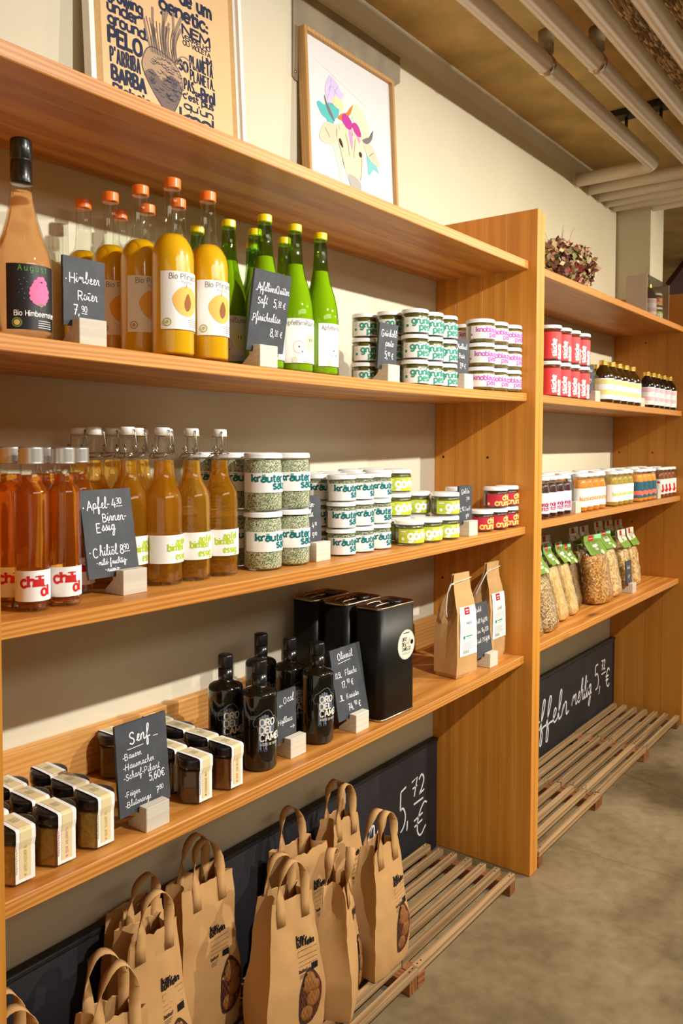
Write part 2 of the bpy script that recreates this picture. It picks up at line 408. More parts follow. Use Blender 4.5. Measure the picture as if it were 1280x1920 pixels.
# joined-up chalk hand: x-height 4, every letter enters at the left and leaves at the right on the writing line
SC = {
'a':(4.2,'~0,.6 1.2,2.9 2.9,3.9 1.5,3.8 .8,2.2 1.1,.4 2.2,.5 3,2.4 3.2,3.8 3.1,1.2 3.5,.2 4.2,.6'),
'b':(3.8,'~0,.6 1.5,4 2,7.4 1.3,8 .9,5 .8,1 1.5,0 2.6,.6 2.9,2.4 2.3,3.4 3,2.9 3.8,3'),
'c':(3.2,'~0,.6 1,2.8 2.4,3.8 1.4,3.9 .7,2.2 1,.4 2,.1 3.2,.7'),
'd':(4.2,'~0,.6 1.2,2.9 2.7,3.7 1.4,3.7 .8,2.2 1.1,.4 2.2,.6 3,3 3.5,7.8 3.2,3 3.2,.6 4.2,.6'),
'e':(2.9,'~0,.6 1.4,1.8 2.2,3.2 1.6,4 .9,2.8 .9,.9 1.7,.1 2.9,.7'),
'f':(3.2,'~0,.6 1.5,4 2.3,7.4 1.6,8.2 1,5.5 .8,0 .6,-3.4 1.3,-3.6 1.6,-1 1.2,.4 2.2,.9 3.2,.9'),
'g':(4,'~0,.6 1.2,2.9 2.7,3.8 1.4,3.8 .8,2.2 1.2,.5 2.3,.9 3.1,3.7 2.9,0 2.3,-3.2 1.2,-3.4 1.4,-1.6 2.8,0 4,.8'),
'h':(4,'~0,.6 1.5,4 2.1,7.4 1.4,8 .9,5 .7,0 .8,1.6 1.7,3.6 2.6,3.7 2.7,1.6 2.9,.2 4,.7'),
'i':(2,'~0,.6 .9,3.7 .7,1.4 1,.1 2,.7|.9,5.4 1,6'),
'j':(2,'~0,.6 1,3.8 .8,0 .4,-3 -.4,-2.6 2,.7|1,5.4 1.1,6'),
'k':(3.9,'~0,.6 1.5,4 2.1,7.4 1.4,8 .9,5 .7,0 1,2 2.5,3.8 2.3,2.4 1.3,2 2.2,.4 3.9,.7'),
'l':(2.5,'~0,.6 1.4,4 2,7.4 1.3,8 .8,5 .8,1.2 1.3,.1 2.5,.7'),
'm':(5.6,'~0,.6 .8,3.6 .6,0 .8,2 1.7,3.8 2.3,3.4 2.2,0 2.4,2 3.3,3.8 4,3.4 4,1 4.5,.1 5.6,.7'),
'n':(4,'~0,.6 .8,3.6 .6,0 .8,2 1.7,3.8 2.5,3.4 2.5,1 2.9,.1 4,.7'),
'o':(3.6,'~0,.6 1.2,3 2.2,3.8 1.2,3.6 .7,2 1.2,.3 2.4,.5 2.8,2.2 2.2,3.7 2.6,2.9 3.6,3'),
'p':(3.8,'~0,.6 .9,3.8 .6,0 .3,-3.6 .7,0 1,2.6 2.1,3.9 2.9,2.8 2.5,.6 1.4,.1 .9,.8 2.4,.2 3.8,.7'),
'q':(4,'~0,.6 1.2,2.9 2.7,3.8 1.4,3.8 .8,2.2 1.2,.5 2.3,.9 3,3.7 2.8,-3.4 3.2,-1 4,.8'),
'r':(2.9,'~0,.6 .9,3.4 1.1,4 1.6,3.4 2.1,3.5 1.9,1.2 2.2,.2 2.9,.7'),
's':(2.8,'~0,.6 1.1,2.8 1.5,4 1.9,2.4 2,.8 1.1,.1 .5,.6 1.6,.3 2.8,.8'),
't':(2.6,'~0,.6 1.2,4 1.5,7 1.1,3 1,.8 1.5,.1 2.6,.7|.4,5 2.4,5.2'),
'u':(3.9,'~0,.6 .8,3.7 .7,1.4 1.2,.1 2.1,.8 2.8,3.7 2.7,1.2 3,.1 3.9,.7'),
'v':(3.5,'~0,.6 .8,3.7 1.2,1 1.6,.1 2.4,1.6 2.7,3.7 2.9,3 3.5,3'),
'w':(5,'~0,.6 .8,3.7 1,.8 1.5,.1 2.3,1 2.6,3.6 2.7,.8 3.2,.1 4,1.4 4.3,3.7 5,3'),
'x':(3.2,'~0,.6 1,3.6 1.8,1.6 2.4,.1 3.2,.7|2.5,3.8 .6,0'),
'y':(3.9,'~0,.6 .8,3.7 .9,1.2 1.6,.3 2.4,1.4 2.9,3.7 2.7,-1 2,-3.4 1.2,-2.8 3.9,.7'),
'z':(3.2,'~0,.6 .8,3.6 2.2,3.4 .8,.2 2,.4 3.2,.6'),
}
UML = {'ä':'a','ö':'o','ü':'u','Ö':'O','Ü':'U','Ä':'A'}
def _crv(pts, n=4):
    P = [Vector((p[0], p[1])) for p in pts]
    if len(P) < 3: return P
    Q = [P[0] * 2 - P[1]] + P + [P[-1] * 2 - P[-2]]
    if (P[0] - P[-1]).length < 1e-6: Q[0] = P[-2]; Q[-1] = P[1]
    out = []
    for i in range(1, len(Q) - 2):
        a, b, c, d = Q[i-1], Q[i], Q[i+1], Q[i+2]
        for k in range(n):
            t = k / n
            out.append(0.5 * ((2*b) + (c-a)*t + (2*a-5*b+4*c-d)*t*t + (3*b-a-3*c+d)*t*t*t))
    out.append(P[-1]); return out
_PC = {}
def _glyph(ch, script, n):
    key = (ch, script, n)
    if key in _PC: return _PC[key]
    base = UML.get(ch, ch); T = SC if script and base in SC else GL
    w, s = T.get(base, GL['-']); st = []
    for part in s.split('|'):
        if not part: continue
        sm = part[0] == '~'
        pts = [tuple(map(float, q.split(','))) for q in part.lstrip('~').split()]
        st.append((_crv(pts, n) if sm else [Vector(q) for q in pts], sm))
    if ch in UML:
        y = 6.4 if ch in 'äöü' else 8.2
        y = 5.4 if T is SC else y
        for x in (w * .28, w * .68): st.append(([Vector((x, y)), Vector((x, y + .8))], False))
    _PC[key] = (w, st); return _PC[key]
def ribbon(pts, w, out_v, out_f, z=0.0, cap=0.0):
    n = len(pts)
    if n < 2: return
    b = len(out_v)
    for i, p in enumerate(pts):
        t = pts[min(i+1, n-1)] - pts[max(i-1, 0)]
        if t.length < 1e-9: t = Vector((1, 0))
        t.normalize(); m = Vector((-t.y, t.x)) * w * .5
        e = t * (cap if i == n-1 else (-cap if i == 0 else 0))
        out_v.append((p.x + m.x + e.x, p.y + m.y + e.y, z)); out_v.append((p.x - m.x + e.x, p.y - m.y + e.y, z))
    for i in range(n - 1):
        q = b + 2 * i
        out_f.append((q + 1, q + 3, q + 2, q))
def text2d(s, size, weight=.9, slab=0.0, script=False, slant=0.0, align='c', track=1.3, jit=0.0, n=4, hx=1.0):
    """-> list of 2-D verts (x, y, layer) and faces; size = height of an ascender (metres)"""
    k = size / 7.5; V = []; Fc = []; x = 0.0; lay = 0
    R = random.Random(sum(map(ord, s)) * 31 + len(s))
    for ch in s:
        w, st = _glyph(ch, script, n)
        joined = script and (UML.get(ch, ch) in SC)
        dy = R.uniform(-jit, jit)
        for pts, sm in st:
            P = [Vector((x + p.x * hx + (p.y * slant), p.y + dy)) for p in pts]
            lay += 1
            ribbon(P, weight, V, Fc, lay, 0.0 if sm else weight * .25 * (1 if not slab else 0))
            if slab:
                for e, o in ((0, 1), (-1, -2)):
                    a, b2 = pts[e], pts[o]
                    d = b2 - a
                    if abs(d.x) < .25 * abs(d.y) and min(abs(a.y - q) for q in (0, 5, 7, 7.5, -2.3)) < .05:
                        top = a.y > b2.y
                        hw = slab; x0 = -hw; x1 = hw * (.35 if top and a.y in (5, 7.5) else 1)
                        yy = a.y - (weight * .4 if top else -weight * .4)
                        lay += 1
                        ribbon([Vector((x + a.x * hx + x0, yy + dy)), Vector((x + a.x * hx + x1, yy + dy))], weight * .8, V, Fc, lay)
        x += w * hx + (0 if joined else track)
    W = x - (0 if script else track)
    off = {'c': -W / 2, 'l': 0, 'r': -W}[align]
    return [((v[0] + off) * k, v[1] * k, v[2]) for v in V], Fc, W * k
class Print:
    """gathers lettering / drawn shapes in a 2-D plane and maps them on a flat or round surface"""
    def __init__(s): s.v = []; s.f = []; s.l = 0
    def _add(s, V, F):
        n = len(s.v); s.v += [(v[0], v[1], v[2] % 40 + s.l) for v in V]; s.f += [tuple(i + n for i in q) for q in F]
    def text(s, t, x, y, size, rot=0.0, **kw):
        V, F, W = text2d(t, size, **kw); c, q = math.cos(rot), math.sin(rot)
        s._add([(x + v[0]*c - v[1]*q, y + v[0]*q + v[1]*c, v[2]) for v in V], F); return s
    def line(s, pts, w, smooth=False, n=4):
        V = []; F = []; P = [Vector(p) for p in pts]; ribbon(_crv(P, n) if smooth else P, w, V, F, 1); s._add(V, F); return s
    def poly(s, pts, layer=0):
        n = len(s.v); s.v += [(p[0], p[1], layer + s.l) for p in pts]; s.f.append(tuple(n + i for i in range(len(pts)))); return s
    def blob(s, pts, layer=0, n=5):
        """closed smooth outline filled as a fan"""
        P = _crv([Vector(p) for p in pts] + [Vector(pts[0])], n)[:-1]
        c = sum((Vector(p) for p in pts), Vector((0, 0))) / len(pts)
        k = len(s.v); s.v.append((c.x, c.y, layer + s.l)); s.v += [(p.x, p.y, layer + s.l) for p in P]
        m = len(P); s.f += [(k, k + 1 + i, k + 1 + (i + 1) % m) for i in range(m)]; return s
    def disc(s, x, y, r, ry=None, layer=0, n=20):
        ry = ry or r
        return s.poly([(x + r*math.cos(2*math.pi*i/n), y + ry*math.sin(2*math.pi*i/n)) for i in range(n)], layer)
    def ring(s, x, y, r, w, n=24):
        return s.line([(x + r*math.cos(2*math.pi*i/n), y + r*math.sin(2*math.pi*i/n)) for i in range(n + 1)], w)
    def split(s, du):
        """cut wide faces so that they follow a round surface"""
        out = []; todo = []
        for f in s.f: todo += [f] if len(f) == 4 else [(f[0], f[i], f[i+1]) for i in range(1, len(f) - 1)]
        while todo:
            f = todo.pop(); us = [s.v[i][0] for i in f]
            if max(us) - min(us) <= du: out.append(f); continue
            if len(f) == 4: todo += [(f[0], f[1], f[2]), (f[0], f[2], f[3])]; continue
            k = max(range(3), key=lambda i: abs(s.v[f[i]][0] - s.v[f[(i+1) % 3]][0])); a, b, c = f[k], f[(k+1) % 3], f[(k+2) % 3]
            m = len(s.v); s.v.append(tuple((p + q) / 2 for p, q in zip(s.v[a], s.v[b])))
            todo += [(a, m, c), (m, b, c)]
        s.f = out
    def wrap(s, r, name, m, parent, eps=1e-5, a0=0.0):
        """u -> angle round a cylinder facing -y"""
        v = []
        s.split(r * .16)
        for u, y, l in s.v:
            a = u / r + a0; q = r + .0004 + l * eps
            v.append((q * math.sin(a), -q * math.cos(a), y))
        return flat(v, s.f, name, m, parent)
    def plane(s, name, m, parent, org=(0, 0, 0), ux=(1, 0, 0), uy=(0, 0, 1), eps=1e-5):
        O, X, Y_ = Vector(org), Vector(ux), Vector(uy); Nn = X.cross(Y_)
        return flat([tuple(O + X*u + Y_*w + Nn*(.0004 + l*eps)) for u, w, l in s.v], s.f, name, m, parent)
def label_patch(r, z0, z1, a0, a1, name, m, parent, n=28, thick=.0003):
    """paper label round a bottle or jar"""
    V = []; F = []
    for i in range(n + 1):
        a = a0 + (a1 - a0) * i / n
        for z in (z0, z1): V.append(((r+thick) * math.sin(a), -(r+thick) * math.cos(a), z))
    for i in range(n): F.append((2*i, 2*i+2, 2*i+3, 2*i+1))
    o = flat(V, F, name, m, parent)
    for p in o.data.polygons: p.use_smooth = True
    return o
# ================================================================ the room
D = 0.352                                    # wall plane; x runs along the wall, y into it, z up
PLASTER = mat('cream_plaster', srgb(216, 209, 186), 0.85, spec=0.2, bump=0.25, bscale=55, var=0.05, vscale=3)
CEIL = mat('ceiling_plaster', srgb(200, 172, 114), 0.95, spec=0.1, bump=1.0, bscale=60, var=0.22, vscale=7)
def concrete():
    m = bpy.data.materials.new('concrete_floor'); m.use_nodes = True
    nt = m.node_tree; N = nt.nodes.new; L = nt.links.new; p = nt.nodes['Principled BSDF']
    p.inputs['Roughness'].default_value = 0.55; p.inputs['Specular IOR Level'].default_value = 0.35
    tc = N('ShaderNodeTexCoord')
    n1 = N('ShaderNodeTexNoise'); n1.inputs['Scale'].default_value = 2.2; n1.inputs['Detail'].default_value = 7; n1.inputs['Roughness'].default_value = 0.62
    n2 = N('ShaderNodeTexNoise'); n2.inputs['Scale'].default_value = 26; n2.inputs['Detail'].default_value = 5
    r1 = N('ShaderNodeValToRGB'); e = r1.color_ramp.elements
    e[0].position = .3; e[0].color = srgb(98, 82, 58); e[1].position = .68; e[1].color = srgb(150, 132, 102)
    q = e.new(.47); q.color = srgb(128, 110, 80)
    r2 = N('ShaderNodeValToRGB'); e = r2.color_ramp.elements
    e[0].position = .3; e[0].color = (.72, .7, .67, 1); e[1].position = .6; e[1].color = (1, 1, 1, 1)
    mx = N('ShaderNodeMix'); mx.data_type = 'RGBA'; mx.blend_type = 'MULTIPLY'; mx.inputs['Factor'].default_value = .7
    L(tc.outputs['Object'], n1.inputs['Vector']); L(tc.outputs['Object'], n2.inputs['Vector'])
    L(n1.outputs['Fac'], r1.inputs['Fac']); L(n2.outputs['Fac'], r2.inputs['Fac'])
    L(r1.outputs['Color'], mx.inputs['A']); L(r2.outputs['Color'], mx.inputs['B'])
    # dark stains
    n3 = N('ShaderNodeTexNoise'); n3.inputs['Scale'].default_value = 2.1; n3.inputs['Detail'].default_value = 6
    mp = N('ShaderNodeMapping'); mp.inputs['Location'].default_value = (3.1, 1.7, 0); L(tc.outputs['Object'], mp.inputs['Vector']); L(mp.outputs['Vector'], n3.inputs['Vector'])
    r3 = N('ShaderNodeValToRGB'); e = r3.color_ramp.elements
    e[0].position = .52; e[0].color = (1, 1, 1, 1); e[1].position = .68; e[1].color = (.5, .46, .4, 1); L(n3.outputs['Fac'], r3.inputs['Fac'])
    mx2 = N('ShaderNodeMix'); mx2.data_type = 'RGBA'; mx2.blend_type = 'MULTIPLY'; mx2.inputs['Factor'].default_value = 1
    L(mx.outputs['Result'], mx2.inputs['A']); L(r3.outputs['Color'], mx2.inputs['B'])
    # hairline cracks
    v = N('ShaderNodeTexVoronoi'); v.feature = 'DISTANCE_TO_EDGE'; v.inputs['Scale'].default_value = 0.75
    nd = N('ShaderNodeTexNoise'); nd.inputs['Scale'].default_value = 3.0; nd.inputs['Detail'].default_value = 6
    ad = N('ShaderNodeMix'); ad.data_type = 'RGBA'; ad.inputs['Factor'].default_value = .12
    L(tc.outputs['Object'], nd.inputs['Vector']); L(tc.outputs['Object'], ad.inputs['A']); L(nd.outputs['Color'], ad.inputs['B']); L(ad.outputs['Result'], v.inputs['Vector'])
    r4 = N('ShaderNodeValToRGB'); e = r4.color_ramp.elements
    e[0].position = 0; e[0].color = (.6, .55, .48, 1); e[1].position = .004; e[1].color = (1, 1, 1, 1); L(v.outputs['Distance'], r4.inputs['Fac'])
    mx3 = N('ShaderNodeMix'); mx3.data_type = 'RGBA'; mx3.blend_type = 'MULTIPLY'; mx3.inputs['Factor'].default_value = .5
    L(mx2.outputs['Result'], mx3.inputs['A']); L(r4.outputs['Color'], mx3.inputs['B'])
    L(mx3.outputs['Result'], p.inputs['Base Color'])
    b = N('ShaderNodeBump'); b.inputs['Strength'].default_value = .25; b.inputs['Distance'].default_value = .002
    L(n2.outputs['Fac'], b.inputs['Height']); L(b.outputs['Normal'], p.inputs['Normal'])
    return m
struct(MB().box(-4.5, 1.78, D, D + .12, 0, 2.72).build('wall_back', PLASTER))
struct(MB().box(-4.5, 6, -4.5, D + 1.5, -.1, 0).build('floor', concrete()))
struct(MB().box(-4.5, 6, -4.5, D + 1.5, 2.6, 2.72).build('ceiling', CEIL))
RC = speckle('woodwool_ceiling', [srgb(150, 122, 74), srgb(186, 158, 104), srgb(120, 94, 54), srgb(206, 180, 128)], 150, .95, 0, (.22, 1, 1), 1.0)
struct(MB().box(-4.5, 6, -4.5, -.16, 2.588, 2.6).build('trim_2', RC))       # wood-wool boards between the pipes
struct(MB().box(1.735, 1.945, .19, D + .12, 0, 2.6).build('wall_pier', PLASTER))        # projecting pier beyond the second bay
struct(MB().box(1.945, 6, D + .75, D + .87, 0, 2.6).build('wall_far', mat('grey_plaster', srgb(190, 170, 130), .9, bump=.2, bscale=40)))
struct(MB().box(-4.5, 6, -4.62, -4.5, 0, 2.6).build('wall_opposite', PLASTER))
# sloping plum-coloured panel past the pier
pp = MB(); pp.prism([(3.0, 1.2), (3.9, 1.2), (3.9, 2.598), (3.61, 2.598), (3.0, 2.265)], .50, .54, 'y')
struct(pp.build('trim_1', mat('plum_paint', srgb(92, 52, 62), .6)))

# heating pipes under the ceiling: along the aisle, then an elbow into the wall
PIPE = mat('painted_pipe', srgb(216, 204, 186), .35, spec=.5, coat=.15)
STEEL = mat('zinc_steel', srgb(190, 175, 150), .28, metal=1.0)
DARKM = mat('dark_metal', srgb(58, 50, 44), .5, metal=.6)
PR = .0285
pipe_y = [.012, -.118, -.231, -.347, -.465, -.583]  # last pipe is unseen, added to keep lamp light off the wall top
pipe_x = [1.19, 1.335, 1.465, 1.57, 1.66, 1.76]
pn = ['nearest the wall', 'second from the wall', 'third from the wall', 'fourth from the wall', 'fifth from the wall', 'farthest from the wall, unseen, added to block light']
for k in range(6):
    y, xe = pipe_y[k], pipe_x[k]
    zz = 2.5 - .001 * k
    e = empty('heating_pipe', (0, y, zz))
    tag(e, 'cream painted pipe under the ceiling, ' + pn[k], 'pipe', 'heating pipes under the ceiling')
    R = .055
    arc = [(xe - R + R * math.sin(a), R - R * math.cos(a), 0) for a in [math.pi / 2 * i / 8 for i in range(9)]]
    MB().tube([(-3.5, 0, 0), (-1.2, 0, 0), (xe - R - .01, 0, 0)] + arc + [(xe, D - y + .01, 0)], PR, 20).build('pipe_run', PIPE, e)
    # wall collar
    MB().tube([(xe, D - y - .006, 0), (xe, D - y + .004, 0)], PR + .004, 20).build('wall_collar', PIPE, e)
    for j, xc in enumerate((.07 + .075 * k, .82 - .01 * k, -1.1)):
        if j == 0 and k > 1: continue
        if j != 1: MB().tube([(xc - .011, 0, 0), (xc + .011, 0, 0)], PR + .0025, 20).build('pipe_clamp', STEEL, e)
        h = MB(); h.lathe([(0, .0), (.006, .0), (.006, .045), (0, .045)], 10, xc, 0) if j else h.lathe([(.0, .02), (.016, .02), (.02, .032), (.024, .034), (.024, .101), (0, .101)], 20, xc, 0)
        h.build('hanger', DARKM if j else mat('grey_boss', srgb(150, 130, 100), .4), e, (0, 0, 0) if not j else (0, 0, .03))
    if k < 2:
        MB().box(.81 - .01 * k - .03, .81 - .01 * k + .03, -.05, .05, .075, .1).build('hanger_rail', DARKM, e)

# ================================================================ shelving
LT, DK = srgb(214, 150, 74), srgb(168, 98, 32)
WB = wood('pine_board', LT, DK, 'x', ring=40, rough=.4, knots=.9, rw=.42)
WP = wood('pine_plank', srgb(216, 148, 58), srgb(172, 102, 26), 'z', rw=.2, ring=9, rough=.42, knots=.55, fib=.5)
WE = wood('pine_lath', srgb(222, 164, 92), srgb(172, 108, 44), 'x', ring=30, rough=.45, knots=.3, rw=.25)
W = 1.73
SH = {1: (1.8965, 1.8965, 0), 2: (1.4975, 1.4975, .009), 3: (1.0943, 1.0905, .0065), 4: (.6958, .689, .008)}
SHB = {1: (1.8949, 1.8949, 0), 2: (1.498, 1.498, 0), 3: (1.0972, 1.0972, 0), 4: (.7012, .7012, 0)}
XB0, XB1 = .0557, 1.7226
def sz(n, x, bay=1):
    if bay == 1: a, b, s = SH[n]; u = (x + W / 2) / (W / 2)
    else: a, b, s = SHB[n]; u = (x - (XB0 + XB1) / 2) / ((XB1 - XB0) / 2)
    u = max(-1, min(1, u))
    return a + (b - a) * (u + 1) / 2 - s * (1 - u * u)
TH = .0247; REC = .027
def board(name, x0, x1, zf, y0, y1, th, m, parent, n=24):
    c = .0016; mb = MB(); prof = [(y0 + c, 0), (y0, -c), (y0, -th + c), (y0 + c, -th), (y1, -th), (y1, 0)]
    V = []; k = len(prof)
    for i in range(n + 1):
        x = x0 + (x1 - x0) * i / n; z = zf(x)
        V += [(x, p[0], z + p[1]) for p in prof]
    Fc = [(i*k + j, i*k + (j+1) % k, (i+1)*k + (j+1) % k, (i+1)*k + j) for i in range(n) for j in range(k)]
    Fc += [tuple(range(k)), tuple(n*k + j for j in range(k - 1, -1, -1))]
    mb.add(V, Fc); return mb.build(name, m, parent)
def side_panel(x0, x1, ztop, parent):
    e = empty('side_panel'); e.parent = parent
    ys = [0, .101, .182, .277, .3515]
    for a, b in zip(ys, ys[1:]):
        mb = MB().box(x0, x1, a + .0003, b - .0003, 0.001, ztop); mb.bevel(.0008)
        mb.build('plank', WP, e)
    return e
u1 = tag(empty('shelving_unit'), 'honey pine wall shelf nearest the camera with bottles, jars and potato bags', 'shelf', 'pine wall shelving')
for n in (1, 2, 3, 4):
    board('shelf_board', -1.7299, -.0004, lambda x, n=n: sz(n, x), REC, D - .002, TH, WB, u1)
side_panel(0, .0273, 2.05, u1)
side_panel(-1.7575, -1.7302, 2.05, u1)
board('back_lath', -1.725, -.012, lambda x: sz(4, x) + .0895, .3265, D - .002, .089, WE, u1)
hole = mat('peg_hole_dark', srgb(60, 34, 10), .9)
for y, z in ((.319, 1.3), (.159, 1.3), (.319, .902), (.159, .902)):
    MB().tube([(-.0006, y, z), (.001, y, z)], .0042, 12).build('peg_hole', hole, u1)
u2 = tag(empty('shelving_unit', (0, 0, 0)), 'second pine wall shelf further along the wall, with jam jars and noodle bags', 'shelf', 'pine wall shelving')
for n in (1, 2, 3, 4):
    board('shelf_board', XB0 + .0004, XB1 - .0004, lambda x, n=n: sz(n, x, 2), REC, D - .002, TH, WB, u2, 8)
side_panel(.0284, XB0, 2.044, u2)
side_panel(XB1, XB1 + .0273, 2.05, u2)
for y, z in ((.319, 1.3), (.159, 1.3), (.25, .96), (.2, 1.83)):
    MB().tube([(XB1 - .0006, y, z), (XB1 + .001, y, z)], .0042, 12).build('peg_hole', hole, u2)
u3 = tag(empty('shelving_unit', (0, 0, 0)), 'end panel of a third pine shelf beyond the second one', 'shelf', 'pine wall shelving')
side_panel(XB1 + .0283, XB1 + .0556, 2.05, u3)

# chalkboards behind the floor grates
CB = mat('chalkboard_black', srgb(46, 45, 48), .55, spec=.3, var=.25, vscale=6)
CHALK = mat('chalk_white', srgb(226, 222, 226), .95, spec=.05)
c1 = tag(empty('chalkboard', (0, .325, 0)), 'long black chalkboard behind the potato bags, priced 5,72 euro', 'chalkboard', 'chalkboards at the foot of the wall')
b = MB().box(-1.7295, -.014, 0, .016, .001, .36); b.bevel(.002); b.build('board', CB, c1)
b = MB().box(-1.7295, -.014, -.004, .02, .36, .372); b.bevel(.003, 2); b.build('top_strip', mat('black_strip', srgb(30, 28, 28), .5), c1)
P = Print()
P.line([(-.206, .27), (-.236, .262)], .006).line([(-.236, .262), (-.238, .205)], .006)
P.line([(-.238, .205), (-.222, .207), (-.209, .18), (-.217, .15), (-.236, .135)], .006, True).line([(-.197, .158), (-.2, .128)], .006)
P.line([(-.172, .272), (-.14, .28), (-.158, .222)], .006).line([(-.168, .25), (-.14, .253)], .005)
P.line([(-.13, .268), (-.113, .28), (-.1, .262), (-.112, .236), (-.128, .22)], .006, True).line([(-.128, .22), (-.098, .226)], .006)
P.line([(-.16, .197), (-.103, .2)], .006)
P.line([(-.08, .178), (-.1, .183), (-.13, .15), (-.138, .105), (-.118, .083), (-.086, .105)], .006, True)
P.line([(-.158, .142), (-.106, .152)], .006).line([(-.156, .122), (-.108, .13)], .006)
P.text('ho', -.325, .17, .083, weight=.55, script=True, align='r')
P.plane('chalk_lettering', CHALK, c1, (0, -.0005, 0), eps=1e-6)
c2 = tag(empty('chalkboard', (0, .325, 0)), 'long black chalkboard reading mehlig 5,72 euro under the second shelf', 'chalkboard', 'chalkboards at the foot of the wall')
b = MB().box(XB0 + .001, XB1 - .001, 0, .016, .001, .364); b.bevel(.002); b.build('board', CB, c2)
b = MB().box(XB0 + .001, XB1 - .001, -.004, .02, .364, .376); b.bevel(.003, 2); b.build('top_strip', mat('black_strip', srgb(30, 28, 28), .5), c2)
P = Print()
P.text('Kartoffeln', 1.122, .15, .115, weight=.5, script=True, align='r', hx=1.3, slant=.1)
P.text('mehlig', 1.158, .165, .095, weight=.5, script=True, slant=.1, align='l', hx=.92)
P.line([(1.485, .29), (1.452, .286)], .007).line([(1.452, .286), (1.45, .24)], .007)
P.line([(1.45, .24), (1.475, .245), (1.494, .215), (1.484, .18), (1.455, .172)], .007, True).line([(1.512, .178), (1.503, .14)], .007)
P.text('72', 1.558, .248, .048, weight=1.0).line([(1.535, .228), (1.59, .23)], .006)
P.text('€', 1.62, .148, .098, weight=.6)
P.plane('chalk_lettering', CHALK, c2, (0, -.0005, 0), eps=1e-6)

# slatted grates on the floor
WG = wood('weathered_slat', srgb(186, 152, 110), srgb(126, 98, 66), 'x', ring=22, rough=.7, knots=.5, fib=.6, spec=.2)
WG2 = wood('brown_block', srgb(150, 96, 56), srgb(96, 54, 28), 'y', ring=22, rough=.7, knots=0, spec=.2)
SCREW = mat('screw_dark', srgb(50, 44, 40), .5, metal=.5)
slat_y = [.008, .056, .105, .155, .205, .254, .302]
slat_mesh = {}
def grate(x0, x1, label, seed):
    r = random.Random(seed); e = tag(empty('floor_grate', (x0, 0, 0)), label, 'grate', 'slatted wooden grates under the shelves')
    Lg = x1 - x0
    for y in slat_y:
        key = round(Lg, 3)
        if key not in slat_mesh:
            mb = MB().box(.002, Lg - .002, -.0098, .0098, -.020, 0); mb.bevel(.0012); slat_mesh[key] = mb.mesh('slat', WG)
        o = bpy.data.objects.new('slat', slat_mesh[key]); COL.objects.link(o); o.parent = e
        o.location = (r.uniform(-.003, .003), y + r.uniform(-.0015, .0015), .0575 + r.uniform(-.0008, .0008))
        o.rotation_euler = (0, 0, r.uniform(-.003, .003))
    for x in (.018, Lg - .018):
        mb = MB().box(x - .017, x + .017, .0, .31, .001, .0365); mb.bevel(.001); mb.build('crossbar', WG2, e)
    s = MB()
    for y in slat_y:
        for x in (.011, .027, Lg - .011, Lg - .027): s.lathe([(0, .0584), (.0022, .0584), (.0022, .0588), (0, .0590)], 8, x, y + r.uniform(-.003, .003))
    q = s.build('screw_heads', SCREW, e); q['kind'] = 'stuff'
grate(-.655, -.105, 'slatted wooden grate on the floor, its right half bare beside the pine divider', 1)
grate(-1.206, -.656, 'slatted wooden grate on the floor, the middle of three under the potato bags', 2)
grate(-1.727, -1.207, 'slatted wooden grate on the floor under the leftmost potato bags', 3)
grate(.062, .604, 'slatted wooden grate on the floor just past the pine divider', 4)
grate(.605, 1.176, 'slatted wooden grate on the floor, middle one under the second shelf', 5)
grate(1.177, 1.675, 'slatted wooden grate on the floor, last one before the end panel', 6)
# ================================================================ goods: materials
PAPER = mat('label_paper', srgb(244, 241, 236), .55, spec=.3)
LID = mat('white_lid', srgb(244, 244, 242), .3, spec=.5, coat=.3)
GLASS = clear_glass('clear_glass', (.985, .99, .985, 1))
GLASSG = clear_glass('green_tint_glass', (.96, .985, .95, 1))
ALU = mat('aluminium_cap', srgb(206, 204, 202), .32, metal=.85)
WIRE = mat('bail_wire', srgb(170, 165, 158), .25, metal=1)
CERAM = mat('white_stopper', srgb(240, 238, 232), .3, coat=.4)
INK = lambda n, r, g, b, ro=.6: mat('ink_' + n, srgb(r, g, b), ro, spec=.2)
TEAL = INK('teal', 22, 110, 112); GRN = INK('kale_green', 60, 150, 125); PINK = INK('pink', 190, 92, 178)
WHITE = INK('white', 250, 250, 246); RED = INK('red', 206, 38, 40); LIME = INK('lime', 176, 200, 40)
BLACK = INK('black', 28, 26, 28); GREY = INK('grey', 130, 128, 125); YEL = INK('yolk', 250, 214, 120)
LIMEP = mat('lime_label', srgb(190, 206, 46), .55); REDP = mat('crimson_label', srgb(196, 36, 56), .55)
ORD = ['first', 'second', 'third', 'fourth', 'fifth', 'sixth', 'seventh', 'eighth']

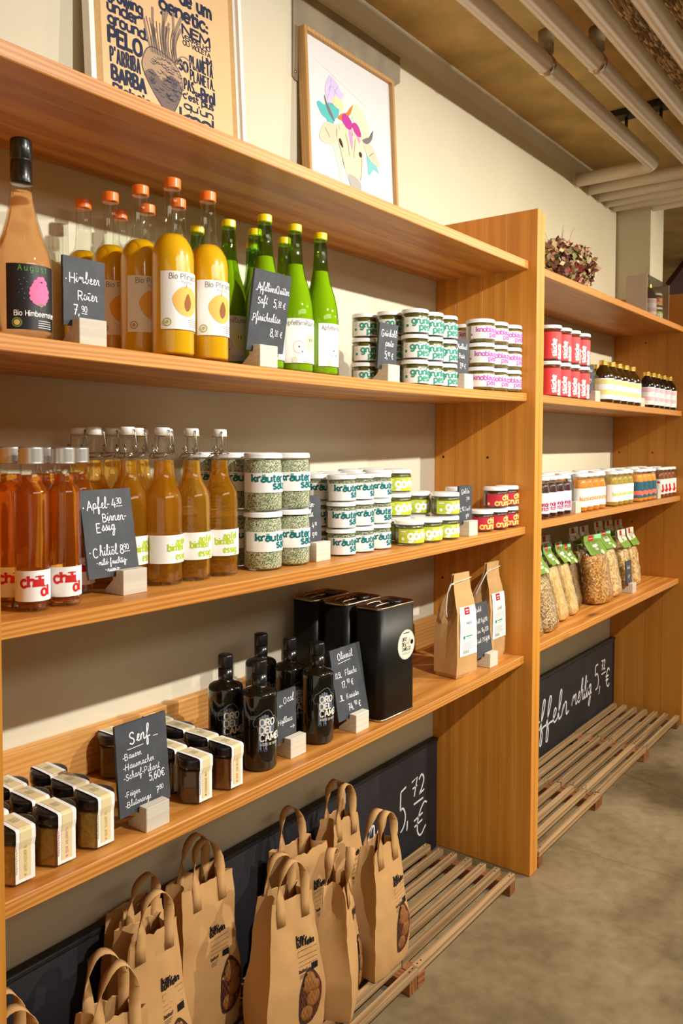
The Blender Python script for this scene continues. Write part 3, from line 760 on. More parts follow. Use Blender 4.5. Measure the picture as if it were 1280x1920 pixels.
# ---------------------------------------------------------------- jars
def make_jar(name, r, h, lid_h, label, letter, contents, lab=(.06, .68), a0=-1.85, a1=2.1, fill=.80, lid_r=None, mouth=.96, base=None):
    lid_r = lid_r or r * .99
    def build():
        e = empty(name)
        hb = h - lid_h
        g = MB().lathe([(0, .0005), (r*.9, .0005), (r*.985, .003), (r, .006), (r, hb*.86), (r*.985, hb*.9), (r*mouth, hb*.93), (r*mouth, hb)], 28)
        g.build('glass', GLASS, e)
        c = MB().lathe([(0, .003), (r*.88, .003), (r*.955, .006), (r*.962, .009), (r*.962, hb*.84), (r*.9, h*fill), (0, h*fill)], 24)
        c.build('contents', contents, e)
        l = MB().lathe([(0, h), (lid_r*.9, h), (lid_r*.95, h-.0006), (lid_r*.985, h-.0022), (lid_r, h-.004), (lid_r, hb+.0015), (lid_r*1.012, hb+.0008), (lid_r*1.012, hb), (lid_r*.95, hb), (0, hb + .0005)], 32)
        l.build('lid', LID, e)
        p = label_patch(r, h*lab[0], h*lab[1], a0, a1, 'label', label, e)
        letter(e, p, r, h)
        return e
    return build
def letter_words(lines, m, size, y, x=0, w=1.85, slab=1.2, logo=None, rot=0, hx=1.3):
    """lines: [(text, dx)], stacked downwards from height fraction y"""
    def f(e, lab, r, h):
        P = Print(); yy = h * y
        for t, dx, al in lines:
            P.text(t, (x + dx) * r, yy, size, weight=w, slab=slab, align=al, hx=hx); yy -= size * .96
        P.wrap(r + .0003, 'lettering', m, lab)
        if logo: logo(lab, r, h)
    return f
def round_mark(m, ang, yf, rad, bird=True):
    def f(lab, r, h):
        P = Print(); x = ang * r
        P.disc(x, h*yf, rad)
        if bird:
            P.line([(x - .003, h*yf + .012), (x, h*yf + .0125), (x + .003, h*yf + .0165)], .0005).line([(x - .0055, h*yf + .0095), (x + .0055, h*yf + .0095)], .0004)
        P.wrap(r + .0003, 'round_mark', m, lab)
    return f
PESTO_C = mat('kale_pesto', srgb(86, 84, 22), .35, coat=.8, var=.5, vscale=120)
GARLIC_C = mat('garlic_paste', srgb(128, 108, 36), .35, coat=.8, var=.4, vscale=120)
HERB = speckle('herb_salt', [srgb(232, 230, 210), srgb(96, 112, 62), srgb(176, 184, 140), srgb(60, 74, 38), srgb(206, 206, 176), srgb(130, 142, 92)], 720, .8, .4)
HERB2 = speckle('herb_salt_fine', [srgb(210, 210, 180), srgb(80, 96, 50), srgb(150, 160, 116), srgb(50, 62, 32)], 800, .8, .4)
PICKLE = mat('gherkin_relish', srgb(84, 84, 24), .35, coat=.8, var=.5, vscale=140)
CRUNCH = mat('chili_crunch', srgb(66, 24, 8), .3, coat=.8, var=.5, vscale=140)

pesto = Kind(make_jar('pesto_jar', .0352, .0627, .0105, PAPER, letter_words([('grünkohl', -1.24, 'l'), ('pesto', -.70, 'l')], GRN, .0158, .40, logo=round_mark(GRN, -1.6, .33, .0038)), PESTO_C, lab=(.07, .66), fill=.82), 'jar', 'grünkohl pesto jars')
pest_pos = [[(-.575, .07), (-.582, .141), (-.59, .213)], [(-.502, .07)], [(-.429, .07)]]
TIER = ['bottom', 'middle', 'top']
COLN = ['left', 'middle', 'right']
for ci, rows in enumerate(pest_pos):
    for ri, (x, y) in enumerate(rows):
        for t in range(3):
            where = f'front stack, {COLN[ci]} column' if ri == 0 else f'{ORD[ri]} stack back in the left column'
            pesto.place((x, y, sz(2, x) + .0002 + t * .06285), f'green-lettered grünkohl pesto jar, {TIER[t]} one of the {where}', rnd.uniform(-.1, .1))
knob = Kind(make_jar('garlic_paste_jar', .0418, .0672, .0115, PAPER, letter_words([('knoblauch', -1.45, 'l'), ('paste', -.5, 'l')], PINK, .0138, .44, w=1.6, logo=round_mark(PINK, -1.8, .33, .003, False)), GARLIC_C, lab=(.16, .7), fill=.82), 'jar', 'knoblauch jars')
for ci, (x, y) in enumerate([(-.222, .072), (-.1365, .072), (-.0445, .072), (-.145, .16)]):
    for t in range(3):
        where = ['left', 'middle', 'right beside the divider'][ci] + ' front stack' if ci < 3 else 'back stack'
        knob.place((x, y, sz(2, x) + .0002 + t * .0674), f'pink-lettered knoblauch jar, {TIER[t]} one of the {where}', rnd.uniform(-.14, .1))
ksb = Kind(make_jar('herb_salt_jar', .0402, .1188, .0105, PAPER, letter_words([('kräuter', -1.25, 'l'), ('salz', -.15, 'l')], TEAL, .0152, .515, w=1.85, hx=1.45), HERB, lab=(.33, .665), fill=.88), 'jar', 'large kräutersalz jars')
for ci, x in enumerate((-1.094, -1.005)):
    for ri, y in enumerate((.108, .195, .282)):
        if ci == 1 and ri == 2: continue
        for t in range(2):
            ksb.place((x, y, sz(3, x) + .0002 + t * .1190), f'large kräutersalz jar, {["lower", "upper"][t]} one, {["left", "right"][ci]} column, {["front", "second", "back"][ri]} row', rnd.uniform(-.2, .12))
kss = Kind(make_jar('small_herb_salt_jar', .0345, .0618, .0095, PAPER, letter_words([('kräuter', -1.35, 'l'), ('salz', -.2, 'l')], TEAL, .0150, .41, w=1.85, hx=1.4), HERB2, lab=(.06, .68), fill=.8), 'jar', 'small kräutersalz jars')
for ci, x in enumerate((-.823, -.75, -.676)):
    for ri, y in enumerate((.113, .187, .261)):
        for t in range(3):
            if t < 2 and ri == 2: pass
            kss.place((x, y, sz(3, x) + .0002 + t * .062), f'small kräutersalz jar, {TIER[t]} of its stack, {COLN[ci]} column, {["front", "second", "back"][ri]} row', rnd.uniform(-.25, .2))
def gork_logo(lab, r, h):
    P = Print().disc(-1.42 * r, h*.27, .0042).line([(-1.6*r, h*.56), (-1.2*r, h*.56)], .0032).line([(-1.6*r, h*.485), (-1.1*r, h*.485)], .0006).line([(-1.6*r, h*.13), (-1.0*r, h*.13)], .0006)
    P.wrap(r + .0003, 'small_print', WHITE, lab)
gork = Kind(make_jar('relish_jar', .0385, .0632, .0105, LIMEP, letter_words([('görkchen', -1.05, 'l')], WHITE, .0215, .26, w=2.0, hx=1.2, logo=gork_logo), PICKLE, lab=(.1, .66), a0=-1.75, fill=.82), 'jar', 'görkchen jars')
for x, y, n, w in [(-.562, .092, 1, 'front row, left of three'), (-.484, .084, 1, 'front row, middle of three'), (-.404, .078, 2, 'front row, right stack of three'),
                   (-.422, .158, 2, 'second row, right stack'), (-.508, .166, 3, 'second row, middle tall stack'), (-.592, .172, 3, 'second row, left tall stack'),
                   (-.508, .248, 3, 'back row, right tall stack'), (-.592, .252, 3, 'back row, left tall stack')]:
    for t in range(n):
        tt = '' if n == 1 else (['lower', 'upper'][t] if n == 2 else TIER[t]) + ' jar, '
        gork.place((x, y, sz(3, x) + .0002 + t * .0634), f'lime-labelled görkchen jar, {tt}{w}', rnd.uniform(-.15, .1))
def crunch_mark(lab, r, h):
    Print().disc(-1.6*r, h*.22, .004).wrap(r + .0003, 'bio_mark', YEL, lab)
crun = Kind(make_jar('chili_crunch_jar', .0365, .0630, .0105, REDP, letter_words([('chili', -.42, 'l'), ('crunch', -1.05, 'l')], YEL, .0165, .40, w=1.9, logo=crunch_mark), CRUNCH, lab=(.1, .67), a0=-1.75, fill=.8), 'jar', 'chili crunch jars')
for x, y, n, w in [(-.188, .083, 1, 'single one at the front left'), (-.113, .074, 2, 'front stack, middle'), (-.0385, .074, 2, 'front stack, beside the divider'), (-.19, .16, 2, 'back stack')]:
    for t in range(n):
        tt = '' if n == 1 else ['lower', 'upper'][t] + ' one, '
        crun.place((x, y, sz(3, x) + .0002 + t * .0632), f'red-labelled chili crunch jar, {tt}{w}', rnd.uniform(-.1, .1))

# ---------------------------------------------------------------- bottles
NECTAR = mat('peach_nectar', srgb(240, 176, 14), .3, spec=.3, coat=.4, var=.06, vscale=20)
ORCAP = mat('orange_cap', srgb(246, 122, 40), .35, coat=.3)
YCAP = mat('yellow_cap', srgb(246, 214, 20), .35, coat=.3)
def cap_prof(r, z0, z1, ridges=3):
    p = [(0, z0), (r, z0)]; n = ridges * 2; dz = (z1 - z0 - .003) / n
    for i in range(n): p += [(r * (1.0 if i % 2 == 0 else .955), z0 + dz * (i + .5))]
    p += [(r*.99, z1 - .0025), (r*.94, z1 - .0006), (r*.85, z1), (0, z1)]
    return p
def peach_b():
    e = empty('nectar_bottle'); r = .0375; h = .3095
    pr = [(0, .001), (r*.8, .0005), (r*.96, .003), (r, .008), (r, .172), (r*.975, .182), (r*.88, .194), (r*.7, .206), (r*.5, .2145), (.0160, .223), (.0145, .238), (.0138, .266), (.0136, .2895), (.0148, .2915), (.0148, .2945), (.0125, .2955), (.0125, .3085)]
    MB().lathe(pr, 32).build('glass', GLASSG, e)
    q = [(0, .006), (r*.9, .006), (r*.955, .01), (r*.955, .172), (r*.93, .182), (r*.84, .1935), (r*.66, .205), (r*.46, .2125), (0, .2128)]
    MB().lathe(q, 28).build('nectar', NECTAR, e)
    MB().lathe(cap_prof(.0150, .292, .3095), 24).build('screw_cap', ORCAP, e)
    l = label_patch(r, .047, .145, -1.3, 1.5, 'label', PAPER, e)
    P = Print(); P.text('Bio Pfirsichnektar', -.033, .132, .0098, weight=.75, align='l').text('fruchtgehalt', -.012, .1255, .0048, weight=.6, align='l')
    P.wrap(r + .0003, 'lettering', GREY, l)
    x0 = -.004
    Print().blob([(x0 - .024, .098), (x0 - .012, .116), (x0 + .004, .12), (x0 + .022, .112), (x0 + .027, .096), (x0 + .02, .078), (x0 + .004, .069), (x0 - .014, .076)]).wrap(r + .0003, 'peach_drawing', INK('peach', 244, 186, 92), l)
    Print().blob([(x0 + .004, .108), (x0 + .0105, .096), (x0 + .009, .084), (x0 + .002, .078), (x0 - .003, .086), (x0 - .002, .097)]).line([(x0, .118), (x0 + .002, .126)], .0008).wrap(r + .0007, 'stone_drawing', INK('stone', 150, 92, 48), l)
    P = Print().ring(-.037, .059, .0062, .002).disc(-.037, .059, .003)
    P.wrap(r + .0003, 'bio_mark', INK('ochre_mark', 190, 175, 110), l)
    P = Print()
    for k in range(4): P.line([(.012 - .013 + k*.001, .064 - k*.0035), (.030 - k*.001, .064 - k*.0035)], .0008)
    P.wrap(r + .0003, 'small_print', GREY, l)
    return e
peach = Kind(peach_b, 'bottle', 'peach nectar bottles')
pk = [(-1.3645, .069), (-1.372, .145), (-1.379, .221), (-1.383, .298)]
pk2 = [(-1.277, .073), (-1.281, .149), (-1.291, .225), (-1.297, .301)]
PW = ['front', 'second', 'third', 'back']
for i, (x, y) in enumerate(pk): peach.place((x, y, sz(2, x) + .0002), f'peach nectar bottle with orange cap, {PW[i]} one of the left file', [.0, -.05, .0, .05][i])
for i, (x, y) in enumerate(pk2): peach.place((x, y, sz(2, x) + .0002), f'peach nectar bottle with orange cap, {PW[i]} one of the right file', [-.02, .08, .1, 0][i])

GREENG = clear_glass('green_bottle_glass', (.46, .70, .13, 1))
APPLE = mat('apple_juice', srgb(246, 226, 110), .4, spec=.1)
def green_b():
    e = empty('apple_juice_bottle'); r = .0400
    pr = [(0, .001), (r*.8, .0005), (r*.96, .003), (r, .009), (r, .122), (.0393, .132), (.0378, .147), (.0318, .176), (.0226, .204), (.0174, .232), (.0152, .262), (.0141, .295), (.0150, .297), (.0150, .300), (.0128, .301), (.0128, .313)]
    MB().lathe(pr, 32).build('glass', GREENG, e)
    q = [(0, .006), (r*.9, .006), (r*.95, .011), (r*.95, .122), (.0373, .132), (.0358, .147), (.0298, .176), (.0208, .204), (.0158, .2305), (0, .231)]
    MB().lathe(q, 28).build('juice', APPLE, e)
    MB().lathe(cap_prof(.0150, .2975, .3142), 24).build('screw_cap', YCAP, e)
    l = label_patch(r, .022, .114, -1.25, 1.7, 'label', PAPER, e)
    P = Print(); P.text('Bio', .004, .1075, .0042, weight=.8).text('ApfelBirneQuitte', -.043, .100, .0092, weight=.8, align='l')
    for k in range(4): P.line([(-.004, .032 - k*.003), (.028 - k*.001, .032 - k*.003)], .0006)
    P.wrap(r + .0003, 'lettering', GREY, l)
    Print().blob([(.002, .076), (.014, .085), (.028, .08), (.032, .064), (.024, .05), (.010, .048), (.003, .06)]).wrap(r + .0003, 'quince_drawing', INK('pale_quince', 246, 238, 176), l)
    Print().ring(-.014, .055, .0125, .0007).wrap(r + .0006, 'apple_outline', INK('apple_red', 222, 150, 140), l)
    Print().disc(-.014, .0555, .0012, .002).line([(.012, .074), (.012, .067)], .0016).line([(.018, .074), (.018, .067)], .0016).line([(-.006, .044), (-.008, .047)], .0015).wrap(r + .0007, 'pip_drawing', BLACK, l)
    Print().ring(-.024, .028, .0052, .0022).disc(-.024, .028, .002).wrap(r + .0003, 'bio_mark', INK('pale_mark', 214, 212, 178), l)
    return e
green = Kind(green_b, 'bottle', 'apple pear quince juice bottles')
for i, (x, y, w, rz) in enumerate([(-1.096, .100, 'front row, left one behind the slate', -.2), (-1.005, .098, 'front row, middle one', -.3), (-.919, .098, 'front row, right one', .25),
                         (-1.112, .186, 'second row, left one', -.6), (-1.0286, .19, 'second row, middle one', 0), (-.936, .188, 'second row, right one', 0),
                         (-1.119, .272, 'back row, left one', 0), (-.945, .278, 'back row, right one', 0)]):
    green.place((x, y, sz(2, x) + .0002), f'green apple quince juice bottle with yellow cap, {w}', rz)

ROSE = liquid('rose_liquid', (.99, .64, .32, 1), 1.08, cloud=.3, cloudcol=(.98, .5, .17, 1))
def rasp_b():
    e = empty('raspberry_bottle'); r = .0425
    body = [(r, .012), (r, .105), (.0418, .118), (.0396, .13), (.0355, .143), (.030, .157), (.0225, .182), (.0172, .21), (.0152, .235), (.0148, .258)]
    MB().lathe([(0, .012), (r*.55, .006), (r*.8, .0005), (r*.96, .003)] + body + [(.0148, .262), (.0148, .296)], 40).build('glass', GLASS, e)
    MB().lathe([(0, .016), (r*.6, .011), (r*.93, .01)] + [(a - .002, z) for a, z in body[:8]] + [(.0145, .222), (0, .222)], 36).build('drink', ROSE, e)
    MB().lathe([(0, .234), (.0153, .234), (.0156, .2355), (.0156, .266), (.0148, .267), (.0148, .2695), (.0158, .271), (.0158, .2955), (.0150, .2985), (.013, .3), (0, .3)], 32).build('black_cap', mat('black_foil', srgb(22, 20, 22), .3, coat=.5, metal=.2), e)
    l = label_patch(r, .014, .109, -1.1, .72, 'label', mat('black_label', srgb(26, 24, 26), .45), e)
    P = Print(); P.text('August', -.030, .099, .0088, weight=1.0, track=3.4, align='l').wrap(r + .0003, 'green_lettering', INK('leaf', 96, 150, 70), l)
    P = Print(); P.text('Bio Himbeerroter', -.003, .034, .0078, weight=1.0)
    for k in range(4): P.line([(-.002, .028 - k*.0033), (.022, .028 - k*.0033)], .0007)
    P.wrap(r + .0003, 'white_lettering', WHITE, l)
    rb = [(-.002, .088), (.004, .089), (.009, .084), (.011, .077), (.0145, .072), (.0145, .065), (.011, .06), (.007, .055), (.001, .0525), (-.005, .0535), (-.010, .056), (-.0145, .06), (-.0155, .067), (-.0145, .073), (-.011, .078), (-.008, .083)]
    P = Print()
    for i, (x, y) in enumerate(rb): P.disc(x*.84 + .002, y, .0042, n=10, layer=i % 5)
    P.disc(.002, .069, .0122, .0145, 6).wrap(r + .0003, 'raspberry_drawing', INK('raspberry', 236, 120, 168), l)
    Print().line([(.004, .0535), (.001, .044)], .0008).line([(-.004, .05), (.004, .0525), (.011, .051)], .0015).wrap(r + .0005, 'leaf_drawing', INK('leaf', 96, 150, 70), l)
    P = Print()
    for x, y in ((-.028, .085), (-.022, .088), (-.026, .079), (-.018, .083), (-.024, .072), (-.017, .075), (-.021, .066), (-.029, .067), (-.022, .059)): P.disc(x, y, .0007)
    P.wrap(r + .0003, 'dot_pattern', INK('dots', 120, 120, 160), l)
    P = Print().ring(-.032, .024, .0062, .0022).wrap(r + .0003, 'mark_ring', INK('moss', 110, 130, 90), l)
    P = Print().disc(-.032, .024, .0042).wrap(r + .0003, 'bio_mark', INK('gold_mark', 226, 196, 110), l)
    return e
rb_o = Kind(rasp_b, 'bottle').place((-1.634, .095, sz(2, -1.634) + .0002), 'pink raspberry drink bottle with black cap and black label', .0)

CHILI = liquid('chili_oil', (.98, .42, .04, 1), 1.2, cloud=.16, cloudcol=(.95, .26, .012, 1))
def chili_b():
    e = empty('chili_oil_bottle'); r = .0252
    body = [(r, .006), (r, .172), (r*.97, .179), (r*.86, .1855), (.0172, .1905), (.0162, .196), (.0160, .224)]
    MB().lathe([(0, .003), (r*.8, .0005), (r*.95, .002)] + body + [(.0140, .225), (.0140, .24)], 32).build('glass', GLASS, e)
    MB().lathe([(0, .008), (r*.8, .007), (r*.9, .0095)] + [(a - .0016, z) for a, z in body[1:5]] + [(.0145, .2), (.0144, .204), (0, .204)], 28).build('oil', CHILI, e)
    MB().lathe(cap_prof(.0186, .2205, .2465, 4), 32).build('screw_cap', ALU, e)
    l = label_patch(r, .0165, .0625, -1.9, 2.1, 'label', PAPER, e)
    P = Print(); P.text('chili', -.031, .0385, .0165, weight=1.8, slab=1.2, hx=1.25, align='l').text('öl', -.001, .0245, .0155, weight=1.8, slab=1.2, hx=1.2, align='l')
    P.wrap(r + .0003, 'lettering', RED, l)
    return e
chili = Kind(chili_b, 'bottle', 'chili oil bottles')
for x, y, w, rz in [(-1.632, .082, 'front row, left one', .0), (-1.577, .082, 'front row, right one', 0), (-1.632, .138, 'second row, left one', -.1), (-1.571, .138, 'second row, middle one', 0), (-1.499, .156, 'second row, right one', .1), (-1.622, .194, 'back row, left one', 0)]:
    chili.place((x, y, sz(3, x) + .0002), f'red chili oil bottle with silver cap, {w}', rz)

VINEGAR = liquid('vinegar', (.97, .66, .16, 1), 1.18, cloud=.3, cloudcol=(.95, .45, .012, 1))
def essig_b():
    e = empty('swing_top_bottle'); r = .0362
    body = [(r, .008), (r, .14), (.0356, .152), (.0338, .162), (.0303, .171), (.0248, .18), (.0208, .19), (.0184, .2), (.0168, .216), (.0156, .236)]
    MB().lathe([(0, .004), (r*.8, .0005), (r*.96, .003)] + body + [(.0150, .25), (.0146, .262), (.0152, .264), (.0150, .27), (.011, .2705)], 36).build('glass', GLASS, e)
    MB().lathe([(0, .009), (r*.85, .008), (r*.93, .011)] + [(a - .002, z) for a, z in body[1:9]] + [(.0145, .2235), (0, .2235)], 30).build('vinegar', VINEGAR, e)
    MB().lathe([(0, .2712), (.0128, .2712), (.0142, .2725), (.0138, .281), (.0128, .2832), (.010, .2838), (0, .284)], 24).build('stopper', CERAM, e)
    MB().lathe([(.010, .2688), (.0145, .2688), (.0150, .27), (.0145, .2712), (.010, .2712)], 20).build('seal', mat('seal_rubber', srgb(206, 190, 160), .7), e)
    w = MB(); T = lambda p: w.tube(p, .00115, 6)
    T([(.0175*math.cos(a), .0175*math.sin(a), .2365) for a in [2*math.pi*i/20 for i in range(21)]])
    for s in (-1, 1):
        T([(0, .0138*s, .279), (0, .0165*s, .2785), (0, .0185*s, .272), (.001, .021*s, .25), (.001, .0215*s, .2385)])
        T([(0, .0178*s, .2365), (-.002, .0205*s, .2385), (-.008, .0215*s, .246), (-.004, .0222*s, .252), (.001, .0222*s, .244), (-.008, .021*s, .236)])
    T([(-.008, .021, .236), (-.017, .016, .2305), (-.0215, .006, .229), (-.0215, -.006, .229), (-.017, -.016, .2305), (-.008, -.021, .236)])
    w.build('wire_bail', WIRE, e)
    l = label_patch(r, .041, .0915, -1.45, 2.0, 'label', PAPER, e)
    P = Print(); P.text('apfel', .027, .0735, .0125, weight=1.45, slab=1.1, align='r').text('birnen', .018, .0635, .0125, weight=1.45, slab=1.1, align='r').text('essig', .027, .0475, .0125, weight=1.45, slab=1.1, align='r')
    P.wrap(r + .0003, 'lettering', LIME, l)
    return e
essig = Kind(essig_b, 'bottle', 'vinegar swing-top bottles')
EX = [-1.419, -1.3465, -1.277, -1.2045]
for ci, x in enumerate(EX):
    for ri, y in enumerate((.120, .193, .266)):
        if ci == 3 and ri > 0: continue
        if ci == 0: x, y = [(-1.402, .149), (-1.419, .222), (-1.40, .296)][ri]
        essig.place((x, y, sz(3, x) + .0002), f'amber vinegar bottle with wire swing-top, {["front", "second", "back"][ri]} row, {ORD[ci]} from the left', [0.15, .0, -.3, -.55][ci] + rnd.uniform(-.05, .05) + (.4 if ri == 1 else 0))

DKGLASS = mat('dark_oil_bottle_glass', srgb(18, 16, 10), .06, spec=.6, coat=.6)
BCAP = mat('black_cap', srgb(20, 19, 20), .35, coat=.4)
def oil_b():
    e = empty('olive_oil_bottle'); r = .036
    MB().lathe([(0, .001), (r*.85, .0005), (r*.97, .003), (r, .008), (r, .149), (r*.985, .153), (r*.93, .157), (r*.8, .160), (.018, .1635), (.0150, .1665), (.0138, .171), (.0138, .194), (0, .194)], 40).build('glass', DKGLASS, e)
    MB().lathe([(.0128, .169), (.0150, .169), (.0153, .1705), (.0153, .1925), (.0128, .1925)], 32).build('neck_sleeve', mat('black_sleeve', srgb(24, 22, 22), .22, coat=.7), e)
    MB().lathe([(0, .1935), (.0155, .1935), (.0158, .195), (.0158, .2165), (.0152, .219), (.0135, .2198), (0, .2198)], 12).build('cap', BCAP, e)
    camel = [(-.043, .1), (-.038, .112), (-.028, .118), (-.02, .124), (-.011, .126), (-.004, .12), (.0, .112), (.006, .11), (.012, .1), (.016, .092), (.02, .1), (.026, .108), (.03, .106), (.032, .1), (.026, .097), (.023, .085), (.017, .076), (.012, .072), (.0125, .055), (.014, .042), (.009, .042), (.007, .058), (.004, .07), (-.014, .072), (-.016, .058), (-.014, .043), (-.02, .043), (-.022, .058), (-.026, .072), (-.027, .058), (-.026, .043), (-.032, .043), (-.032, .06), (-.031, .08), (-.034, .094), (-.04, .092)]
    P = Print(); n = len(P.v)
    P.line([(x, y) for x, y in camel] + [camel[0]], .0012)
    for k in range(7): P.line([(-.03 + .005*k, .075 + .0005*k), (-.028 + .005*k, .112 + .012*math.sin(k*.55) - .003*k)], .0042)
    for x in (-.029, -.017, .010): P.line([(x, .075), (x + .001, .046)], .004)
    P.wrap(r, 'camel_drawing', INK('slate_blue', 112, 122, 142, .5), e)
    P = Print()
    P.text('ORO', -.029, .0945, .0140, weight=1.5, slab=.95, align='l', hx=1.15).text('DEL', -.029, .079, .0140, weight=1.5, slab=.95, align='l', hx=1.15).text('CAMELLO', -.029, .0635, .0140, weight=1.5, slab=.95, align='l', hx=1.15).text('ACEITE DE OLIVA', -.029, .0545, .0046, weight=1.1, align='l')
    for q in range(len(P.v)): P.v[q] = (P.v[q][0], P.v[q][1], P.v[q][2] + 30)
    P.wrap(r + .0002, 'lettering', INK('cream_print', 232, 226, 214, .5), e)
    return e
oil = Kind(oil_b, 'bottle', 'black olive oil bottles')
for x, y, w, rz in [(-1.12, .094, 'front left of five', 0), (-.932, .094, 'front right beside the slate', .05), (-1.135, .176, 'behind the front left one', -.05), (-.938, .17, 'behind the front right one', .1), (-.95, .248, 'back row, nearest the tins', .1)]:
    oil.place((x, y, sz(4, x) + .0002), f'black olive oil bottle, {w}', rz)
# ---------------------------------------------------------------- mustard jars
BLID = mat('black_lid', srgb(24, 23, 24), .3, coat=.5)
STRAP = mat('cream_strap', srgb(226, 208, 160), .6)
def hexp(a, z0, z1, ch=.003):
    P = [(a * math.cos(math.pi/3*k), a * math.sin(math.pi/3*k)) for k in range(6)]
    out = []
    for i in range(6):
        p, q = Vector(P[i]), Vector(P[(i+1) % 6]); d = (q - p).normalized()
        out += [tuple(p + d*ch), tuple(q - d*ch)]
    return out
def mustard_kind(cont, edge, text, tcol):
    C = mat('mustard_' + text[:9].replace(' ', '_').lower(), cont, .45, coat=.7, var=.35, vscale=160)
    def build():
        e = empty('mustard_jar'); a = .0335
        ap = a * math.sqrt(3) / 2
        g = MB().prism(hexp(a, 0, 1, .004), .0006, .064); g.bevel(.0015); g.build('glass', GLASS, e)
        g = MB().prism(hexp(a*.93, 0, 1, .004), .003, .060); g.bevel(.0012); g.build('mustard', C, e)
        MB().lathe([(.0, .0642), (.027, .0642), (.0262, .0675), (0, .0675)], 24).build('jar_neck', GLASS, e)
        MB().lathe([(0, .0676), (.0305, .0676), (.0312, .0685), (.0312, .0805), (.0305, .083), (.0285, .0842), (.026, .0845), (0, .0845)], 28).build('lid', BLID, e)
        # paper strap: over the lid and down the front and back faces
        def strap(w, off, name, m, par, z0=.0055):
            lr = .0316; P2 = [(-ap - off, z0), (-ap - off, .056), (-lr - off, .0675), (-lr - off, .0815), (-lr + .0012 - off, .0844), (-lr + .004, .0851 + off), (0, .0854 + off), (lr - .004, .0851 + off), (lr - .0012 + off, .0844), (lr + off, .0815), (lr + off, .0675), (ap + off, .056), (ap + off, z0)]
            V = []; F = []
            for i, (y, z) in enumerate(P2):
                ww = w
                V += [(-ww, y, z), (ww, y, z)]
            F = [(2*i, 2*i+1, 2*i+3, 2*i+2) for i in range(len(P2)-1)]
            return flat(V, F, name, m, par)
        s = strap(.0156, .0007, 'paper_strap', PAPER, e)
        strap(.0092, .0011, 'strap_panel', STRAP, s, .011)
        P = Print()
        for k in range(12): P.line([(-.0146, .02 + k*.0038), (-.0136 + .0006*(k % 3), .0225 + k*.0038)], .0015)
        P.plane('strap_edge', INK(edge[0], *edge[1]), s, (0, -ap - .0009, 0))
        P = Print().text(text, 0, 0, .0042, weight=.8, align='l', track=1.8)
        P.plane('lettering', INK(tcol[0], *tcol[1]), s, (.0022, -ap - .0013, .02), (0, 0, 1), (-1, 0, 0))
        P = Print().disc(0, .0155, .0016).plane('strap_mark', INK(tcol[0], *tcol[1]), s, (0, -ap - .0013, 0))
        P = Print(); 
        for k in range(4): P.line([(-.0065, -.006 + k*.004), (-.003, -.0045 + k*.004), (0, -.0065 + k*.004), (.006, -.0045 + k*.004)], .0008)
        P.plane('script_mark', BLACK, s, (0, 0, .0871), (1, 0, 0), (0, 1, 0))
        return e
    return build
mk = {'g': Kind(mustard_kind(srgb(192, 156, 74), ('ochre', (196, 160, 60)), 'GRIECHISCHER BAUERNSENF', ('ochre', (196, 160, 60))), 'jar', 'mustard jars'),
      'p': Kind(mustard_kind(srgb(158, 100, 30), ('strap_pink', (214, 70, 110)), 'SENF HAUSMACHER ART', ('rose', (220, 120, 130))), 'jar', 'mustard jars'),
      's': Kind(mustard_kind(srgb(170, 134, 62), ('ochre', (196, 160, 60)), 'SENF SCHARF PIKANT', ('ochre', (196, 160, 60))), 'jar', 'mustard jars'),
      'f': Kind(mustard_kind(srgb(70, 36, 8), ('violet', (96, 70, 150)), 'FEIGENSENF MIT HONIG', ('dusk', (120, 90, 70))), 'jar', 'mustard jars'),
      'b': Kind(mustard_kind(srgb(116, 62, 22), ('strap_red', (206, 40, 48)), 'SENF VON BLUTORANGEN', ('brick', (190, 90, 60))), 'jar', 'mustard jars')}
ML = [(-1.668, .081, 'g', 'front row at the left panel, ochre print'), (-1.597, .083, 'p', 'front row, pink-edged strap, second from left'), (-1.525, .083, 's', 'front row, ochre mustard beside the senf slate'),
      (-1.668, .153, 'g', 'second row at the left panel'), (-1.597, .154, 'p', 'second row, pink-edged strap'), (-1.523, .153, 's', 'second row, third from the left panel'),
      (-1.594, .222, 'p', 'third row, pink-edged strap'), (-1.519, .222, 's', 'third row, pale ochre beside the dark fig jar'),
      (-1.309, .081, 'f', 'front row right of the senf slate, violet edge'), (-1.2295, .08, 'b', 'front row beside the oil bottles, red edge'),
      (-1.307, .152, 'f', 'second row right of the slate, violet edge'), (-1.227, .15, 'b', 'second row beside the oil bottles, red edge'), (-1.225, .22, 'b', 'third row beside the oil bottles, red edge'), (-1.22, .29, 'b', 'back row beside the oil bottles, red edge'),
      (-1.33, .29, 'f', 'back row against the lath, left of the slate'), (-1.3205, .222, 'f', 'third row, half behind the slate')]
for x, y, k, w in ML:
    mk[k].place((x, y, sz(4, x) + .0002), f'hexagonal mustard jar with black lid, {w}', rnd.uniform(-.03, .03))

